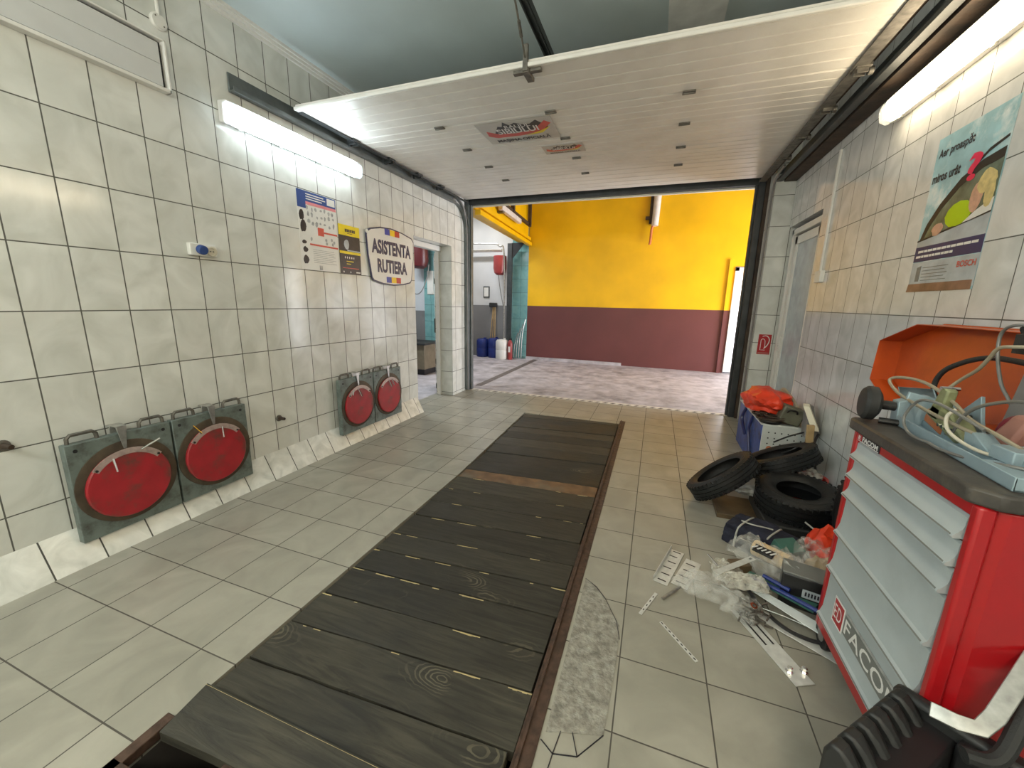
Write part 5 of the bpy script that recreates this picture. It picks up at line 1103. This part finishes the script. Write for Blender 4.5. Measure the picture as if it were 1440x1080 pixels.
mb = MB(); mb.prism([(.90, 1.86, zt), (.99, 1.86, zt), (.99, 1.87, zt + .12), (.90, 1.87, zt + .09)], (0, .045, 0)); mb.prism([(.905, 1.87, zt), (1.05, 1.84, zt), (1.06, 1.85, zt + .10), (.93, 1.88, zt + .13)], (0, .012, 0)); mb.prism([(.93, 1.90, zt + .07), (1.04, 1.90, zt + .07), (1.04, 1.96, zt + .13), (.93, 1.96, zt + .13)], (0, .006, .006)); mb.build('end_bracket', 'blue_grey', t, bevel=.003)
mb = MB(); mb.lathe((.858, 1.90, 1.135), (-1, .15, .05), [(.018, -.06), (.018, 0), (.045, .004), (.066, .018), (.066, .045), (.056, .056), (.03, .060)], 28); mb.build('disc_foot', 'black_matt', t, smooth=True)
mb = MB(); mb.cyl((.85, 1.87, 1.078), (.93, 1.84, 1.078), .012, 10); mb.build('pivot', 'black', t)
mb = MB(); mb.prism([(.925, 1.55, zt + .006), (.925, 1.565, zt + .072), (.925, 1.53, zt + .078), (.925, 1.435, zt + .03), (.925, 1.435, zt + .006)], (.045, 0, 0)); mb.build('gusset', 'blue_grey', t, bevel=.003)
mb = MB(); mb.prism([(.93, 1.425, zt + .037), (.93, 1.425, zt + .062), (.93, 1.36, zt + .062), (.93, 1.29, zt + .037)], (.10, 0, 0)); mb.box(.91, 1.05, 1.355, 1.435, zt + .037, zt + .075); mb.build('end_block', 'blue_grey', t, bevel=.003)
t = thing('steel_bracket', 'triangular blue grey bracket with a hole in front of the orange tray', 'bracket', (1.05, 1.8, zt))
mb = MB(); mb.prism([(1.05, 1.905, zt), (1.05, 1.745, zt + .155), (1.06, 1.735, zt + .07), (1.06, 1.70, zt)], (.012, 0, 0)); mb.build('plate', 'blue_grey', t, bevel=.002); MB().cyl((1.046, 1.765, zt + .075), (1.051, 1.765, zt + .075), .008, 10).build('hole', 'black', t)
mb = MB(); mb.cyl((1.10, 1.66, zt + .06), (1.14, 1.45, zt + .07), .058, 20); tag(mb.build('red_can', 'wine', bevel=.006), 'dark red cylinder lying on the cabinet top behind the cables', 'can')
mb = MB(); mb.prism([(1.0, 1.64, zt), (1.0, 1.54, zt), (1.02, 1.50, zt + .14), (1.02, 1.56, zt + .14)], (.04, 0, 0)); tag(mb.build('pink_grip', 'pinkish', bevel=.012), 'pinkish brown grip handle leaning behind the cables', 'grip')
mb = MB(); mb.prism([(.965, 1.84, zt + .035), (.965, 1.73, zt + .005), (.965, 1.72, zt + .045), (.965, 1.83, zt + .085)], (.03, 0, 0)); tag(mb.build('orange_plug', 'copper', bevel=.006), 'small orange plug under the green clamp', 'plug')
t = thing('green_clamp', 'olive green spring clamp on top of the cabinet', 'clamp', (.97, 1.70, zt))
mb = MB(); mb.prism([(.95, 1.74, 1.12), (.95, 1.72, 1.235), (.95, 1.755, 1.245), (.95, 1.80, 1.13)], (.03, 0, 0)); mb.prism([(.95, 1.81, 1.135), (.95, 1.64, 1.075), (.95, 1.60, 1.095), (.95, 1.68, 1.16), (.95, 1.78, 1.175)], (.05, 0, 0)); mb.build('jaw', 'clamp_green', t, bevel=.006)
mb = MB()
for k in range(4): mb.cyl((.944, 1.72 - k * .02, 1.115), (.953, 1.72 - k * .02, 1.115), .006, 8)
mb.cyl((.94, 1.74, 1.24), (.99, 1.74, 1.24), .006, 8); mb.build('rivet', 'chrome', t)
def hose(label, pts, r, m): mb = MB(); mb.tube(pts, r * .78, 10, 8); return tag(mb.build('cable', m, smooth=True), label, 'cable', 'cables tangled on the cabinet')
hose('pale cable rising from the green clamp across the orange tray', [(1.12, 1.60, 1.40), (1.06, 1.674, 1.394), (1.05, 1.725, 1.384), (1.05, 1.756, 1.345), (1.05, 1.789, 1.304), (1.05, 1.857, 1.255), (1.03, 1.875, 1.212), (1.0, 1.86, 1.163), (.98, 1.83, 1.12)], .0075, 'hose_beige')
hose('thick black cable arching in front of the orange tray', [(1.15, 1.68, 1.33), (1.15, 1.80, 1.338), (1.15, 1.92, 1.335), (1.14, 2.02, 1.305), (1.12, 2.09, 1.25), (1.11, 2.09, 1.17), (1.10, 1.95, 1.09)], .0125, 'black_matt')
hose('thin brown cable drooping from the grey device at the right edge', [(1.12, 1.72, 1.46), (1.10, 1.776, 1.456), (1.10, 1.815, 1.426), (1.10, 1.805, 1.355), (1.10, 1.76, 1.265), (1.10, 1.709, 1.216), (1.10, 1.67, 1.166), (1.10, 1.663, 1.121)], .0065, 'hose_grey')
hose('flat beige hose loop lying over the blue grey bracket', [(.93, 1.533, 1.139), (.93, 1.609, 1.142), (.93, 1.733, 1.150), (.93, 1.84, 1.160), (.93, 1.956, 1.178), (.94, 2.05, 1.208), (.955, 2.04, 1.226), (.97, 1.95, 1.235), (.97, 1.84, 1.228), (.97, 1.719, 1.197), (.96, 1.608, 1.165), (.955, 1.49, 1.151), (.95, 1.40, 1.140)], .0075, 'hose_beige')
hose('black looped cable hanging over the front edge of the cabinet', [(.93, 1.50, 1.16), (.90, 1.605, 1.195), (.885, 1.67, 1.204), (.88, 1.727, 1.188), (.87, 1.758, 1.125), (.865, 1.719, 1.085), (.86, 1.644, 1.078), (.865, 1.599, 1.08), (.87, 1.544, 1.076), (.88, 1.447, 1.085), (.90, 1.35, 1.105), (.95, 1.30, 1.11)], .006, 'hose_grey')
hose('grey cable curving up to the right edge above the cabinet', [(.96, 1.70, 1.09), (.95, 1.652, 1.109), (.95, 1.637, 1.157), (.95, 1.592, 1.204), (.95, 1.521, 1.239), (.95, 1.432, 1.263), (.96, 1.30, 1.27)], .0065, 'hose_grey')
hose('cream cable curving down onto the steel channel arm', [(.93, 1.63, 1.19), (.91, 1.625, 1.165), (.905, 1.60, 1.130), (.905, 1.542, 1.112), (.91, 1.463, 1.105), (.93, 1.387, 1.11)], .0065, 'hose_cream')
t = thing('orange_tray', 'orange steel tray with clipped corners leaning behind the tool cabinet', 'tray', (1.28, 2.3, 1.07))
lean = lambda z: 1.17 + (z - 1.07) * .2
o_ = [(2.85, 1.326), (2.58, 1.431), (1.25, 1.428), (1.25, 1.072), (1.99, 1.072), (1.99, 1.03), (2.55, 1.03), (2.77, 1.11)]
inn = [(2.84, 1.305), (2.58, 1.385), (1.32, 1.385), (1.32, 1.09), (2.62, 1.09), (2.84, 1.125)]
mb = MB(); D = .105
outer = [(lean(z), y, z) for y, z in o_]; inner_f = [(lean(z) + .004, y, z) for y, z in inn]
mb.prism([(lean(z) + D, y, z + .005) for y, z in o_], (.006, 0, 0)); mb.build('tray_back', 'orange', t, bevel=.001)
mb = MB(); n = len(o_)
for k in range(n):
    a, b = o_[k], o_[(k + 1) % n]
    A = Vector((lean(a[1]), *a)); Bv = Vector((lean(b[1]), *b)); A2 = Vector((lean(a[1]) + D + .006, a[0], a[1])); B2 = Vector((lean(b[1]) + D + .006, b[0], b[1]))
    cen = Vector((0, 2.1, 1.25)); sh = lambda v: Vector((v.x, v.y + (cen.y - v.y) * .004, v.z + (cen.z - v.z) * .02))
    mb.hexa([A, Bv, B2, A2, sh(A), sh(Bv), sh(B2), sh(A2)])
mb.build('tray_rim', 'orange', t, bevel=.002)
t = thing('grey_machine', 'grey machine body with black head at the right picture edge', 'machine', (1.2, 1.45, zt))
MB().prism([(1.09, 1.725, zt), (1.09, 1.30, zt), (1.09, 1.30, 1.40), (1.09, 1.67, 1.36)], (.12, 0, 0)).build('machine_body', 'machine_grey', t, bevel=.01)
mb = MB(); mb.blob((1.14, 1.72, 1.43), (.04, .06, .04), 3, .3, 4, 6); mb.box(1.09, 1.19, 1.45, 1.74, 1.37, 1.43); mb.build('machine_head', 'black_matt', t, smooth=True)

# ------------------------------------------------------------------ black ribbed housing with bent silver arm, bottom right corner
t = thing('ribbed_housing', 'black ribbed plastic housing with a bent silver arm in the bottom right corner', 'machine', (.80, .98, 0))
d1 = Vector((.70, .714, 0)); d2 = Vector((.714, -.70, 0)); A = Vector((.545, 1.035, 0))
def PP(a, b, z): return A + d1 * a + d2 * b + Vector((0, 0, z))
mb = MB(); mb.prism([PP(0, .03, .0), PP(.30, .03, .0), PP(.30, .45, .0), PP(0, .45, .0)], (0, 0, .33)); mb.prism([PP(.0, .02, .33), PP(.31, .02, .33), PP(.31, .12, .33), PP(0, .12, .33)], (0, 0, .07)); mb.prism([PP(.26, .12, .33), PP(.31, .12, .33), PP(.31, .45, .33), PP(.26, .45, .33)], (0, 0, .09)); mb.build('housing', 'black', t, bevel=.01)
for k in range(6):
    a = -.06 + k * .0615; mb = MB(); pr = [(0.0, .20), (0.0, .415), (.012, .448), (.035, .446), (.06, .425), (.10, .375), (.14, .352), (.14, .20)]
    w0 = .046
    vs = [PP(a + w0 * (.0 if b < .05 else .10), b - .02, z) for b, z in pr] + [PP(a + w0 * (1 if b < .05 else .75), b - .02, z) for b, z in pr]
    n = len(pr); mb.add(vs, [tuple(range(n)), tuple(reversed(range(n, 2 * n)))] + [(i, (i + 1) % n, n + (i + 1) % n, n + i) for i in range(n)]); mb.build('rib', 'vacuum', t, bevel=.008)
mb = MB(); mb.prism([PP(.29, -.02, .30), PP(.33, -.02, .30), PP(.36, .30, .30), PP(.30, .30, .30)], (0, 0, .14)); mb.build('end_cheek', 'vacuum', t, bevel=.015)
arm = [(.760, 1.155, .485), (.80, 1.128, .492), (.835, 1.118, .500), (.865, 1.135, .53), (.95, 1.21, .64), (1.08, 1.32, .80)]
mb = MB(); vs = []
for i, p in enumerate(arm):
    p = Vector(p); q = Vector(arm[min(i + 1, 5)]) - Vector(arm[max(i - 1, 0)]); s = q.cross(Vector((-.5, -.55, .65))).normalized() * .018; nn = s.cross(q).normalized() * .006
    vs += [p - s - nn, p + s - nn, p + s + nn, p - s + nn]
fs = [(0, 1, 2, 3), (20, 23, 22, 21)]
for i in range(5):
    for k in range(4): fs.append((4 * i + k, 4 * i + (k + 1) % 4, 4 * i + 4 + (k + 1) % 4, 4 * i + 4 + k))
mb.add(vs, fs); mb.build('silver_arm', 'galv', t, bevel=.002)
mb = MB(); mb.tube([(.80, 1.09, .44), (.87, 1.10, .455), (.96, 1.19, .58), (1.10, 1.31, .76)], .018, 10); mb.build('arm_cushion', 'black_matt', t, smooth=True)
mb = MB(); mb.prism([(.86, 1.10, .42), (.89, 1.09, .42), (1.0, .98, .36), (.98, .95, .36)], (0, 0, .02)); mb.build('arm_strut', 'machine_grey', t, bevel=.004)

# ------------------------------------------------------------------ world and view
w = bpy.data.worlds.new('world'); S.world = w; w.use_nodes = True
bg = w.node_tree.nodes['Background']; bg.inputs['Color'].default_value = (.75, .85, 1.0, 1); bg.inputs['Strength'].default_value = .6
S.view_settings.view_transform = 'Standard'; S.view_settings.look = 'None'; S.view_settings.exposure = 0.55; S.view_settings.gamma = 1.0
S.view_settings.use_curve_mapping = False
